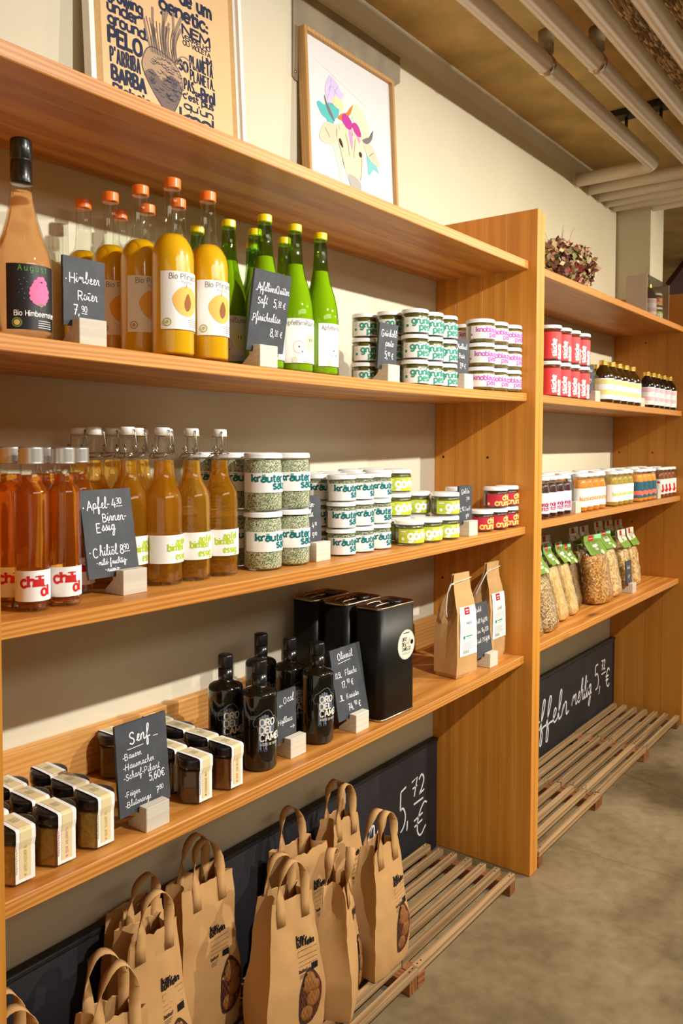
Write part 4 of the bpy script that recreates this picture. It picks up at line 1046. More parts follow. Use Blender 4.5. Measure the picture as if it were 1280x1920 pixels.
# ---------------------------------------------------------------- olive oil tins
TINB = mat('black_tin', srgb(22, 20, 19), .42, spec=.4, metal=.1, bump=.08, bscale=700)
TINM = mat('tin_plate', srgb(190, 178, 160), .22, metal=1)
def rrect(w, d, r, n=5):
    P = []
    for cx, cy_, a0 in ((w/2-r, d/2-r, 0), (-w/2+r, d/2-r, 90), (-w/2+r, -d/2+r, 180), (w/2-r, -d/2+r, 270)):
        for i in range(n + 1):
            a = math.radians(a0 + 90*i/n); P.append((cx + r*math.cos(a), cy_ + r*math.sin(a)))
    return P
def loft(secs, name, m, par, smooth=True, caps=True):
    n = len(secs[0]); V = [p for s in secs for p in s]
    F = [(i*n+j, i*n+(j+1) % n, (i+1)*n+(j+1) % n, (i+1)*n+j) for i in range(len(secs)-1) for j in range(n)]
    if caps: F += [tuple(range(n-1, -1, -1)), tuple((len(secs)-1)*n + j for j in range(n))]
    mb = MB().add(V, F, smooth); o = mb.build(name, m, par)
    return o
def tin_b():
    e = empty('oil_tin'); w, d, h = .147, .084, .272
    S = lambda k, z, q=0: [(x*k, y*k, z) for x, y in rrect(w - q, d - q, .018 - q/2)]
    o = loft([S(1, .004), S(1, h - .006)], 'tin_body', TINB, e); o.data.polygons.foreach_set('use_smooth', [len(p.vertices) == 4 for p in o.data.polygons])
    loft([S(1, .0005, -.001), S(1, .004, -.003), S(1, .0055, -.001)], 'bottom_rim', TINM, e)
    loft([S(1, h - .007, -.001), S(1, h - .005, -.003), S(1, h - .001, -.003), S(1, h, -.001), S(1, h, .004), S(1, h - .006, .007), S(1, h - .006, .02)], 'top_rim', TINM, e)
    MB().lathe([(0, h - .0055), (.021, h - .0055), (.021, h - .001), (.019, h + .001), (.0165, h + .001), (.016, h - .0005), (0, h - .0005)], 28, .036, 0).build('pour_cap', BLID, e)
    MB().tube([(-.058, -.012, h - .003), (-.056, -.014, h + .001), (-.04, -.016, h + .002), (-.02, -.016, h + .002), (-.004, -.014, h + .001), (-.002, -.012, h - .003), (-.002, .012, h - .003), (-.004, .014, h + .001), (-.02, .016, h + .002), (-.04, .016, h + .002), (-.056, .014, h + .001), (-.058, .012, h - .003)], .0022, 8, True).build('carry_handle', TINM, e)
    s = Print().disc(.031, .168, .0365, n=40).plane('sticker', mat('cream_sticker', srgb(238, 230, 206), .5), e, (0, -d/2, 0))
    P = Print().ring(.031, .168, .0345, .0005, 36)
    P.text('ORO', .012, .177, .0098, weight=1.2, slab=.8, align='l').text('DEL', .012, .165, .0098, weight=1.2, slab=.8, align='l').text('CAMELLO', .012, .153, .0098, weight=1.0, slab=.6, align='l', hx=.72)
    P.disc(.055, .171, .0062).line([(.012, .1475), (.05, .1475)], .0008).line([(.016, .1445), (.046, .1445)], .0008).line([(.018, .1965), (.044, .1965)], .0022)
    P.plane('lettering', BLACK, s, (0, -d/2 - .0003, 0))
    P = Print().line([(.026, .168), (.032, .172), (.038, .17), (.044, .175), (.046, .182)], .0022).line([(.03, .17), (.029, .161)], .0012).line([(.04, .17), (.041, .161)], .0012)
    P.plane('camel_mark', INK('copper', 206, 120, 60), s, (0, -d/2 - .0005, 0))
    return e
tin = Kind(tin_b, 'oil tin', 'black olive oil tins')
tin.place((-.684, .0825, sz(4, -.684) + .0005), 'tall black olive oil tin with round cream sticker, front of three', -.02)
tin.place((-.689, .1775, sz(4, -.684) + .0005), 'tall black olive oil tin, middle one of three', -.01)
tin.place((-.694, .2725, sz(4, -.684) + .0005), 'tall black olive oil tin, back one of three by the wall', .0)

# ---------------------------------------------------------------- flour bags
KRAFT = mat('kraft_paper', srgb(198, 158, 106), .75, spec=.15, bump=.35, bscale=35, var=.07, vscale=14)
STRING = mat('white_twine', srgb(240, 238, 232), .9)
def flour_b(seed, word):
    def build():
        r = random.Random(seed); e = empty('flour_bag')
        secs = []
        for z, w, d, g in [(0.0005, .088, .066, 0), (.012, .096, .078, 0), (.05, .097, .08, .001), (.1, .096, .079, .003), (.15, .094, .076, .008), (.185, .09, .066, .022), (.215, .085, .046, .03), (.245, .08, .022, .03), (.272, .077, .008, .02), (.293, .075, .005, .012)]:
            j = lambda s=.0016: r.uniform(-s, s)
            yf = -.04 + (.08 - d) * .28
            yb = yf + d; w2 = w / 2
            secs.append([(-w2 + j(), yf + j(), z), (-w2*.35, yf - .0015 + j(), z), (w2*.35, yf - .0015 + j(), z), (w2 + j(), yf + j(), z), (w2 - g*.4, yf + d*.25, z), (w2 - g, (yf+yb)/2, z), (w2 - g*.4, yf + d*.75, z), (w2 + j(), yb + j(), z), (0, yb + j(), z), (-w2 + j(), yb + j(), z), (-w2 + g*.4, yf + d*.75, z), (-w2 + g, (yf+yb)/2, z), (-w2 + g*.4, yf + d*.25, z)])
        loft(secs, 'paper_bag', KRAFT, e, False)
        ZT = [(0, .078), (.05, .08), (.1, .079), (.15, .076), (.185, .066), (.215, .046), (.245, .022), (.3, .005)]
        def yf(z):
            for (a, da), (b, db) in zip(ZT, ZT[1:]):
                if z <= b: return -.04 + (.08 - (da + (db - da) * (z - a) / (b - a))) * .28
            return -.02
        def on(P, name, m_, par): return flat([(u, yf(z) - .0034 - l * 2e-5, z) for u, z, l in P.v], P.f, name, m_, par)
        V = []; k_ = 8
        for i in range(k_ + 1):
            z = .062 + .138 * i / k_
            V += [(-.038 + .004 * i / k_, yf(z) - .003, z), (.044 - .003 * i / k_, yf(z) - .003, z)]
        l = flat(V, [(2*i, 2*i+1, 2*i+3, 2*i+2) for i in range(k_)], 'label', PAPER, e)
        P = Print().poly([(-.012, .177), (.012, .177), (.012, .197), (-.012, .197)], 1); on(P, 'red_mark', INK('mill_red', 190, 30, 40), l)
        P = Print().line([(-.007, .190), (.007, .190)], .003).line([(-.005, .183), (.005, .183)], .0025); P.l = 8; P.v = [(a, b, c + 8) for a, b, c in P.v]; on(P, 'mark_print', WHITE, l)
        P = Print().text(word, .006, .148, .011, weight=.7)
        for k in range(5): P.line([(-.026, .098 - k*.0045), (.03 - .006*(k % 3), .098 - k*.0045)], .0009)
        for k in range(9): P.line([(-.022 + k*.0032, .068), (-.022 + k*.0032, .077)], .0014 if k % 3 else .0008)
        on(P, 'lettering', GREY, l)
        P = Print()
        for k in range(3): P.line([(-.024, .137 - k*.004), (.032, .137 - k*.004)], .0006)
        on(P, 'red_print', INK('soft_red', 220, 120, 120), l)
        P = Print().blob([(-.022, .115), (-.016, .119), (-.012, .114), (-.017, .108)]).line([(-.008, .116), (.022, .116)], .003).line([(-.008, .11), (.016, .11)], .001)
        on(P, 'green_print', INK('eco_green', 30, 150, 80), l)
        MB().tube([(-.04, -.0235, .268), (-.02, -.0245, .271), (.02, -.0245, .274), (.039, -.0235, .277)], .0011, 6).build('closing_string', STRING, e)
        if seed == 1:
            t = MB()
            t.tube([(-.0385, -.0225, .268), (-.043, -.014, .262), (-.048, -.006, .24), (-.05, -.004, .21), (-.0505, -.004, .185), (-.05, -.006, .172)], .0021, 7)
            t.tube([(-.0385, -.0225, .268), (-.0445, -.013, .264), (-.0492, -.007, .24), (-.0485, -.003, .21), (-.052, -.005, .186), (-.049, -.002, .170)], .0017, 7)
            t.build('twine_tail', STRING, e)
        else:
            MB().tube([(-.0385, -.0225, .268), (-.046, .01, .20), (-.047, .012, .185)], .0016, 6).build('twine_tail', STRING, e)
        return e
    return build
f1 = Kind(flour_b(1, 'Mehl'), 'flour bag').place((-.292, .105, sz(4, -.29) + .0002), 'brown paper flour bag with white label and braided string, left of the slate', -.12)
f2 = Kind(flour_b(2, 'Grieß'), 'flour bag').place((-.0635, .125, sz(4, -.06) + .0002), 'brown paper bag labelled Grieß, right of the slate by the divider', -.04)

# ---------------------------------------------------------------- slate price signs
SLATE = mat('slate_grey', srgb(74, 77, 82), .6, spec=.3, bump=.25, bscale=60, var=.22, vscale=25)
OAK = wood('grey_oak_block', srgb(218, 209, 192), srgb(186, 174, 154), 'x', ring=30, rough=.6, knots=0, fib=.5, spec=.2, rw=.15)
CHALKP = mat('chalk_pen', srgb(236, 236, 240), .7)
def sign(n, bx, y0, w, h, lean, lines, label, sx=None, bay=1, bw=.05, loc_z=None):
    """wooden block at bx..bx+bw with a slate standing in its slot; lines: (text, x, y, size, kw)"""
    cx = bx + bw/2; z0 = sz(n, cx, bay) + .0002 if loc_z is None else loc_z
    e = tag(empty('price_sign', (cx, y0, z0)), label, 'price sign', 'slate price signs')
    b = MB().prism([(0, 0), (.05, 0), (.05, .006), (.0285, .024), (.0285, .030), (.020, .030), (.019, .042), (0, .042)], -bw/2, bw/2, 'x'); b.bevel(.0008)
    b.build('wooden_block', OAK, e)
    s = empty('slate_holder'); 
    mb = MB(); r = random.Random(int(abs(bx)*1000)); pts = []
    for k in range(10): pts.append((-w/2 + w*k/10, r.uniform(-.0004, .0004)))
    for k in range(10): pts.append((w/2 + r.uniform(-.0004, .0004), h*k/10))
    for k in range(10): pts.append((w/2 - w*k/10, h + r.uniform(-.0004, .0004)))
    for k in range(10): pts.append((-w/2 + r.uniform(-.0004, .0004), h - h*k/10))
    mb.prism(pts, 0, .0052, 'y')
    o = mb.build('slate', SLATE, e)
    o.location = ((sx or 0), .0217, .0315); o.rotation_euler = (-math.radians(lean), 0, 0)
    bpy.data.objects.remove(s)
    P = Print()
    for t, x, y, size, kw in lines:
        if t == '---': P.line([(x, y), (x + size, y + kw.get('dy', 0))], .0011)
        elif t == '>': P.line([(x, y), (x + size, y)], .0012).line([(x + size*.6, y + size*.3), (x + size, y), (x + size*.6, y - size*.3)], .0012)
        elif t == '<': P.line([(x, y), (x + size, y)], .0012).line([(x + size*.4, y + size*.3), (x, y), (x + size*.4, y - size*.3)], .0012)
        else:
            d = dict(weight=.62, script=True, align='l'); d.update(kw); P.text(t, x, y, size, **d)
    P.plane('chalk_lettering', CHALKP, o, (0, -.0002, 0), eps=1e-6)
    return e
N = dict(script=False, weight=.8, track=1.0)
sign(2, -1.571, .045, .076, .106, 0, [('•', -.034, .066, .012, N), ('H', -.027, .066, .016, N), ('imbeer', -.0165, .068, .0165, {}), ('R', -.012, .041, .015, N), ('oter', -.003, .042, .0165, {}), ('7,', -.02, .018, .016, N), ('90', -.006, .023, .010, N), ('---', -.006, .0205, .010, {})], 'small slate sign reading Himbeer Roter, in front of the nectar bottles', .0)
sign(2, -1.188, .0275, .104, .152, -9, [('.A', -.044, .113, .016, N), ('pfelbirneQuitten', -.033, .114, .0150, dict(hx=.8)), ('S', -.036, .089, .013, N), ('aft', -.029, .09, .015, {}), ('5,', .008, .087, .016, N), ('50', .0215, .092, .0085, N), ('---', .0215, .0895, .010, {}), ('€', .0365, .087, .012, N), ('.P', -.047, .056, .014, N), ('firsichnektar', -.036, .058, .015, dict(hx=.85)), ('8,', .008, .031, .016, N), ('50', .0215, .036, .0085, N), ('---', .0215, .0335, .010, {}), ('€', .0365, .031, .012, N)], 'large slate sign reading Apfelbirne Quitten Saft, before the green bottles', .012)
sign(2, -.731, .045, .078, .108, -4, [('G', -.03, .076, .017, N), ('rünkohl-', -.018, .078, .0155, {}), ('pesto', -.012, .055, .017, {}), ('5,', -.012, .026, .018, N), ('90', 0, .032, .010, N), ('€', .017, .026, .014, N)], 'small slate sign reading Grünkohl pesto, before the pesto jars', .0)
sign(2, -.362, .045, .068, .106, -2, [('K', -.03, .078, .014, N), ('noblauch', -.022, .079, .0135, dict(hx=.85)), ('P', -.022, .053, .014, N), ('aste', -.014, .054, .014, {}), ('3,', -.016, .027, .015, N), ('90', -.006, .031, .010, N), ('€', .010, .027, .013, N)], 'small slate sign reading Knoblauch Paste, between pesto and knoblauch jars', .0)
sign(3, -1.471, .074, .102, .147, 10, [('•', -.048, .112, .014, N), ('A', -.040, .113, .0165, N), ('pfel-', -.029, .115, .0175, {}), ('4', .010, .115, .016, N), ('30', .019, .121, .011, N), ('---', .018, .117, .013, {}), ('B', -.012, .092, .014, N), ('irnen-', -.003, .093, .0165, {}), ('E', -.026, .075, .016, N), ('ssig', -.016, .077, .018, {}), ('•', -.045, .038, .012, N), ('C', -.038, .034, .016, N), ('hiliöl', -.026, .036, .0165, {}), ('8', .016, .036, .0155, N), ('90', .024, .042, .010, N), ('---', .024, .039, .012, {}), ('-mild-fruchtig-', -.034, .021, .0095, dict(weight=.9)), ('-nussig-', -.018, .009, .009, dict(weight=.9))], 'large slate sign reading Apfel-Birnen-Essig and Chiliöl, before the vinegar', -.025)
sign(3, -.955, .079, .076, .112, 2, [('K', -.033, .086, .014, N), ('räuter-', -.022, .087, .0145, dict(hx=.9)), ('S', -.02, .065, .014, N), ('alz', -.01, .066, .016, {}), ('klein', -.034, .041, .012, {}), ('4', .006, .04, .013, N), ('70', .014, .045, .008, N), ('groß', -.034, .018, .012, {}), ('9', .006, .018, .013, N), ('90', .014, .023, .008, N)], 'small slate sign reading Kräutersalz, between large and small salt jars', -.018)
sign(3, -.328, .045, .075, .108, 0, [('G', -.024, .084, .014, N), ('örkchen', -.014, .086, .0135, dict(hx=.8)), ('7', .004, .062, .014, N), ('90', .012, .067, .009, N), ('C', -.03, .036, .012, N), ('hili Crunch', -.02, .038, .0115, dict(hx=.8)), ('9', .002, .014, .014, N), ('90', .010, .02, .009, N)], 'small slate sign reading Görkchen and Chili Crunch, before the red jars', -.008)
sign(4, -1.453, .041, .108, .152, 5, [('S', -.026, .115, .021, N), ('enf', -.012, .117, .022, dict(weight=.7)), ('---', -.032, .108, .034, dict(dy=.001)), ('---', .024, .117, .010, {}), ('-B', -.042, .092, .011, N), ('auern', -.030, .093, .0115, {}), ('-H', -.042, .075, .011, N), ('ausmacher', -.029, .076, .0115, {}), ('-S', -.042, .058, .011, N), ('charf-Pikant', -.031, .059, .0115, {}), ('5,60€', .010, .043, .014, N), ('-F', -.042, .030, .010, N), ('eigen', -.032, .031, .0105, {}), ('-B', -.042, .013, .010, N), ('lutorange', -.031, .014, .0105, {}), ('7', .024, .017, .012, N), ('80', .031, .022, .008, N)], 'large dark slate sign headed Senf, among the mustard jars', -.008)
sign(4, -1.055, .066, .06, .108, 1, [('O', -.010, .08, .014, N), ('cal', .002, .082, .0155, {}), ('<', -.024, .078, .011, {}), ('H', -.027, .038, .012, N), ('ojiblanca', -.018, .04, .0120, dict(hx=.75)), ('>', .010, .026, .014, {})], 'narrow slate sign reading Ocal and Hojiblanca, between the oil bottles', -.012)
sign(4, -.849, .048, .115, .16, 10, [('O', -.032, .133, .016, N), ('livenöl', -.020, .134, .016, {}), ('---', -.034, .126, .048, dict(dy=.003)), ('.0,5L', -.05, .095, .0125, N), ('Flasche', -.012, .095, .0135, {}), ('17,', -.03, .07, .015, N), ('90', -.010, .077, .010, N), ('€', .006, .07, .014, N), ('.3L', -.045, .043, .0135, N), ('Kanister', -.018, .043, .013, {}), ('74,', -.016, .016, .0155, N), ('90', .007, .023, .010, N), ('€', .023, .016, .014, N)], 'large slate sign reading Olivenöl with two prices, before the black tins', -.004)
sign(4, -.184, .05, .096, .155, 8, [('D', -.03, .13, .013, N), ('inkel', -.02, .131, .013, {}), ('Mehl 1kg', -.036, .098, .0125, {}), ('3,90', .016, .098, .012, N), ('Korn 1kg', -.038, .07, .0125, {}), ('3,50', .016, .07, .012, N), ('Grieß 750g', -.042, .042, .0125, {}), ('3,90', .018, .042, .012, N)], 'slate sign reading Dinkel with three prices, between the flour bags', -.014)
# ---------------------------------------------------------------- potato bags
from mathutils import noise as mnoise
KRAFT2 = mat('brown_bag_paper', srgb(196, 152, 100), .75, spec=.15, bump=.3, bscale=30, var=.06, vscale=10)
KRAFTI = mat('bag_inside_paper', srgb(172, 124, 72), .8, spec=.1)
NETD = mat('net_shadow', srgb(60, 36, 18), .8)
POT = mat('potato_skin', srgb(150, 106, 50), .6, var=.3, vscale=60, bump=.3, bscale=120)
NETR = mat('red_net', srgb(150, 56, 36), .6)
def potato_bag(label, x, y, rz, h=.31, w=.15, d=.092, seed=0, tw=None, td=.05, lx=.035, handle=(1, 1), z0=.0588, lean=0.0, wx=.05, hh=.075, tilt=0.0, print_on=True):
    e = tag(empty('potato_bag', (x, y, z0), rz), label, 'potato bag', 'brown paper potato bags')
    e.rotation_euler = (lean, tilt, rz)
    r = random.Random(seed); tw = tw or w * .7
    m = 24; nf = 13
    def dims(t):
        bul = math.sin(min(1, t / .55) * math.pi) if t < .55 else 0
        ww = w * (.94 + .07 * bul) + (tw - w * .94) * max(0, (t - .3) / .7) ** 1.1
        dd = d * (.95 + .10 * bul) + (td - d * .95) * max(0, (t - .35) / .65) ** 1.2
        return ww, dd
    def nz(px, pz, s): return mnoise.noise(Vector((px * 11 + seed * 3.1, pz * 9, s * 5.7))) * .0065 + (.25 - abs(mnoise.noise(Vector((px * 17 + pz * 9 + seed, pz * 13 - px * 6, s * 2.3))))) * .0065 + (.2 - abs(mnoise.noise(Vector((px * 40 - pz * 22 + seed, pz * 30, s * 4.1))))) * .0022
    def front(u, z):
        t = z / h; ww, dd = dims(t)
        a = max(-1, min(1, 2 * u / ww))
        return -dd/2 * (1 - .10 * abs(a) ** 4) + nz(u, z, 0) * (.35 + t)
    def section(z):
        t = z / h; ww, dd = dims(t); out = []
        g = .028 * max(0, (t - .3) / .7) ** .8            # side gusset folds in towards the top
        for i in range(nf + 1): u = -ww/2 + ww * i / nf; out.append((u, front(u, z), z))
        for i in range(1, 5): s = i / 5; out.append((ww/2 - g * (1 - abs(2*s - 1)) + nz(s, z, 3) * .5, -dd/2 + dd * s + nz(s, z, 4) * .4, z))
        for i in range(nf + 1): u = ww/2 - ww * i / nf; out.append((u, dd/2 - nz(u, z, 1) * (.3 + t), z))
        for i in range(1, 5): s = i / 5; out.append((-ww/2 + g * (1 - abs(2*s - 1)) + nz(s, z, 5) * .5, dd/2 - dd * s + nz(s, z, 6) * .4, z))
        return out
    zs = [h * i / m for i in range(m + 1)]
    secs = [[(p[0]*.97, p[1]*.97, .0005) for p in section(0)]] + [section(z) for z in zs[1:]]
    secs[-1] = [(p[0], p[1], p[2] + (r.uniform(-.006, .004) if i % 3 == 0 else r.uniform(-.002, .002))) for i, p in enumerate(secs[-1])]
    k = len(secs[0]); V = [p for s in secs for p in s]
    inner = [[(q[0]*.975, q[1]*.93, q[2] - .0008) for q in secs[-1]], [(q[0]*.96, q[1]*.9, q[2]) for q in section(h * .78)], [(q[0]*.7, q[1]*.6, h*.66) for q in section(h * .7)]]
    V += [p for s in inner for p in s]; ns = len(secs) + 3
    F = [(i*k+j, i*k+(j+1) % k, (i+1)*k+(j+1) % k, (i+1)*k+j) for i in range(ns-1) for j in range(k)]
    F += [tuple(range(k-1, -1, -1)), tuple((ns-1)*k + j for j in range(k))]
    mb = MB().add(V, F, False); body = mb.build('paper_sack', KRAFT2, e)
    body.data.polygons.foreach_set('use_smooth', [True] * len(body.data.polygons)); body.data.set_sharp_from_angle(angle=.9)
    # flat paper strap handles
    def strap(side, name):
        ww, dd = dims(1.0); yb = -dd/2 - .0012 if side < 0 else dd/2 - .004
        hs = min(.034, tw * .3); sw = .021; N_ = 24
        cl = []
        jx = r.uniform(-.006, .006); fl = r.uniform(-.012, .012)
        cl += [(-hs, h - .05), (-hs, h - .02), (-hs, h + .005)]
        for i in range(13):
            a = math.pi * (1 - i / 12); cl.append((hs * math.cos(a) * 1.02 + jx * math.sin(a), h + .018 + (hh - .018) * math.sin(a) ** .8))
        cl += [(hs, h + .005), (hs, h - .02), (hs, h - .05)]
        V = []; n_ = len(cl)
        for i, (u, z) in enumerate(cl):
            t = i / (n_ - 1); up_ = max(0, min(1, (z - h) / (hh * .8)))
            th = up_ * math.pi / 2 * (1 if t < .5 else 1)
            wd = Vector((math.cos(th) * (1 if t < .5 else -1), math.sin(th), 0)) if z > h else Vector((1 if t < .5 else -1, 0, 0))
            yy = (front(u, min(z, h)) - .0018 if side < 0 else -front(u, min(z, h)) - .006) + (fl + side * -.004) * max(0, z - h) / hh
            c = Vector((u, yy, z))
            V += [tuple(c - wd * sw/2), tuple(c + wd * sw/2)]
        F = [(2*i, 2*i+1, 2*i+3, 2*i+2) for i in range(n_-1)]
        o = flat(V, F, name, KRAFT2, e); md = o.modifiers.new('thick', 'SOLIDIFY'); md.thickness = .0012; md.offset = 0
        for p in o.data.polygons: p.use_smooth = True
    if handle[0]: strap(-1, 'handle')
    if handle[1]: strap(1, 'handle')
    def mapped(P, name, m_, par, off=.0012, eps=1e-5):
        V = [(u, front(u, z) - off - l*eps, z) for u, z, l in P.v]
        return flat(V, P.f, name, m_, par)
    if print_on:
        P = Print(); L0 = lx - .024; zt = h * .70
        P.text('kar-', L0, zt - .004, .0135, weight=1.8, slab=1.0, align='l', track=1.2).text('toffeln', L0 - .002, zt - .0152, .0135, weight=1.8, slab=1.0, align='l', track=1.2)
        P.line([(L0, zt - .024), (L0 + .05, zt - .024), (L0 + .05, zt - .036), (L0, zt - .036), (L0, zt - .024)], .0007)
        for q in (.046, .055): P.line([(L0, zt - q), (L0 + .05, zt - q)], .0006)
        P.text('biohof', L0, zt - .068, .007, weight=1.3, slab=.8, align='l')
        for q in range(3): P.line([(L0, zt - .073 - q*.003), (L0 + .02 - q*.003, zt - .073 - q*.003)], .0009)
        P.poly([(L0 + .033, zt - .072), (L0 + .05, zt - .072), (L0 + .05, zt - .058), (L0 + .033, zt - .058)])
        mapped(P, 'lettering', BLACK, e)
    # oval window with netted potatoes
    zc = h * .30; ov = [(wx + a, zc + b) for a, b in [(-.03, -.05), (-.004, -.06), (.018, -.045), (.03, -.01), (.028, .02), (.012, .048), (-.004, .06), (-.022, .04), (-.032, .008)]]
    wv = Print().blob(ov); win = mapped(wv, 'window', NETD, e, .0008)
    def inside(u, z):
        c = False; j = len(ov) - 1
        for i in range(len(ov)):
            if (ov[i][1] > z) != (ov[j][1] > z) and u < (ov[j][0]-ov[i][0]) * (z-ov[i][1]) / (ov[j][1]-ov[i][1]) + ov[i][0]: c = not c
            j = i
        return c
    for i, (a, b, ra, rb, an) in enumerate([(-.006, .030, .019, .023, .2), (.006, -.008, .020, .018, .9), (-.012, -.036, .016, .017, .4), (.012, .016, .012, .014, 0)]):
        V = []; nn = 12; rr_ = 5
        for q in range(rr_ + 1):
            f_ = q / rr_
            for s in range(nn):
                w_ = 2*math.pi*s/nn
                du, dz = ra*f_*math.cos(w_), rb*f_*math.sin(w_)
                u = wx + a + du*math.cos(an) - dz*math.sin(an); z = zc + b + du*math.sin(an) + dz*math.cos(an)
                V.append((u, front(u, z) - .0012 - .0065 * math.sqrt(max(0, 1 - f_*f_)) * .5, z))
        F = [(q*nn+s, q*nn+(s+1) % nn, (q+1)*nn+(s+1) % nn, (q+1)*nn+s) for q in range(rr_) for s in range(nn)]
        F = [f for f in F if all(inside(V[v][0], V[v][2]) for v in f)]
        if F:
            o = flat(V, F, 'potato', POT, win)
            for p in o.data.polygons: p.use_smooth = True
    P = Print()
    for k in range(-9, 10):
        for sg in (1, -1):
            seg = []
            for q in range(25):
                z = zc - .06 + .12*q/24; u = wx + k*.0085 + sg*(z - zc)*.45
                if inside(u, z): seg.append((u, z))
                else:
                    if len(seg) > 1: P.line(seg, .0007)
                    seg = []
            if len(seg) > 1: P.line(seg, .0007)
    q = mapped(P, 'net', NETR, win, .0052)
    return e
potato_bag('brown potato bag at the right end of the row, nearest the pine divider', -.702, .085, .0, seed=1, lx=.035, wx=.042)
potato_bag('front brown potato bag in the middle, facing out with red net window', -1.02, .112, -.22, h=.312, w=.155, seed=2, lx=.03, wx=.035)
potato_bag('brown potato bag turned sideways between the front one and the right end one', -.878, .08, .5, h=.3, w=.13, d=.095, seed=3, lx=.035, wx=.03, tilt=-.03, hh=.068)
potato_bag('brown potato bag at the back by the chalkboard, behind the right end one', -.648, .25, -.05, h=.305, w=.145, d=.09, seed=4, lx=.03, wx=.04, hh=.088)
potato_bag('brown potato bag at the back, behind the front middle one', -.815, .245, -.1, h=.29, w=.16, tw=.14, td=.06, seed=5, lx=.04, wx=.05, hh=.09, handle=(0, 1))
potato_bag('tall brown potato bag standing left of the front middle one', -1.13, .262, -.05, h=.345, w=.16, tw=.14, td=.06, seed=6, lx=.02, wx=.05, hh=.085)
potato_bag('brown potato bag with kartoffeln print behind the round-handled one', -1.325, .2, -.1, h=.355, w=.155, d=.085, seed=7, lx=.035, wx=.045, handle=(1, 0))
potato_bag('brown potato bag with a tall round handle, front left', -1.484, .1, -.28, h=.322, w=.15, seed=8, lx=.035, hh=.088, wx=.03)
potato_bag('brown potato bag half hidden at the back left by the chalkboard', -1.287, .284, -.05, h=.345, w=.15, d=.07, seed=9, print_on=False, handle=(1, 0))
potato_bag('leftmost brown potato bag in the bottom corner, beside the left panel', -1.635, .17, -.15, h=.318, w=.15, seed=10)

# ---------------------------------------------------------------- pictures on the top shelf
ZS = 1.8970
def picture(name, label, x0, x1, hgt, yf, lean, fw_, fd, fm, mat_margin, art, paper):
    """framed sheet leaning back; front bottom edge at (x0..x1, yf)"""
    w = x1 - x0
    e = tag(empty(name, (x0, yf, ZS)), label, 'picture', None); e.rotation_euler = (-math.radians(lean), 0, 0)
    for nm, b in (('frame_side', (0, fw_, 0, fd, 0, hgt)), ('frame_side', (w - fw_, w, 0, fd, 0, hgt)), ('frame_rail', (fw_, w - fw_, 0, fd, 0, fw_)), ('frame_rail', (fw_, w - fw_, 0, fd, hgt - fw_, hgt))):
        mb = MB().box(*b); mb.bevel(.0008); mb.build(nm, fm, e)
    MB().box(fw_, w - fw_, fd * .5, fd - .002, fw_, hgt - fw_).build('backing', mat('backing_board', srgb(150, 110, 60), .8), e)
    s = flat([(fw_, fd*.45, fw_), (w - fw_, fd*.45, fw_), (w - fw_, fd*.45, hgt - fw_), (fw_, fd*.45, hgt - fw_)], [(0, 1, 2, 3)], 'sheet', paper, e)
    art(e, s, w, hgt, fd * .45)
    return e
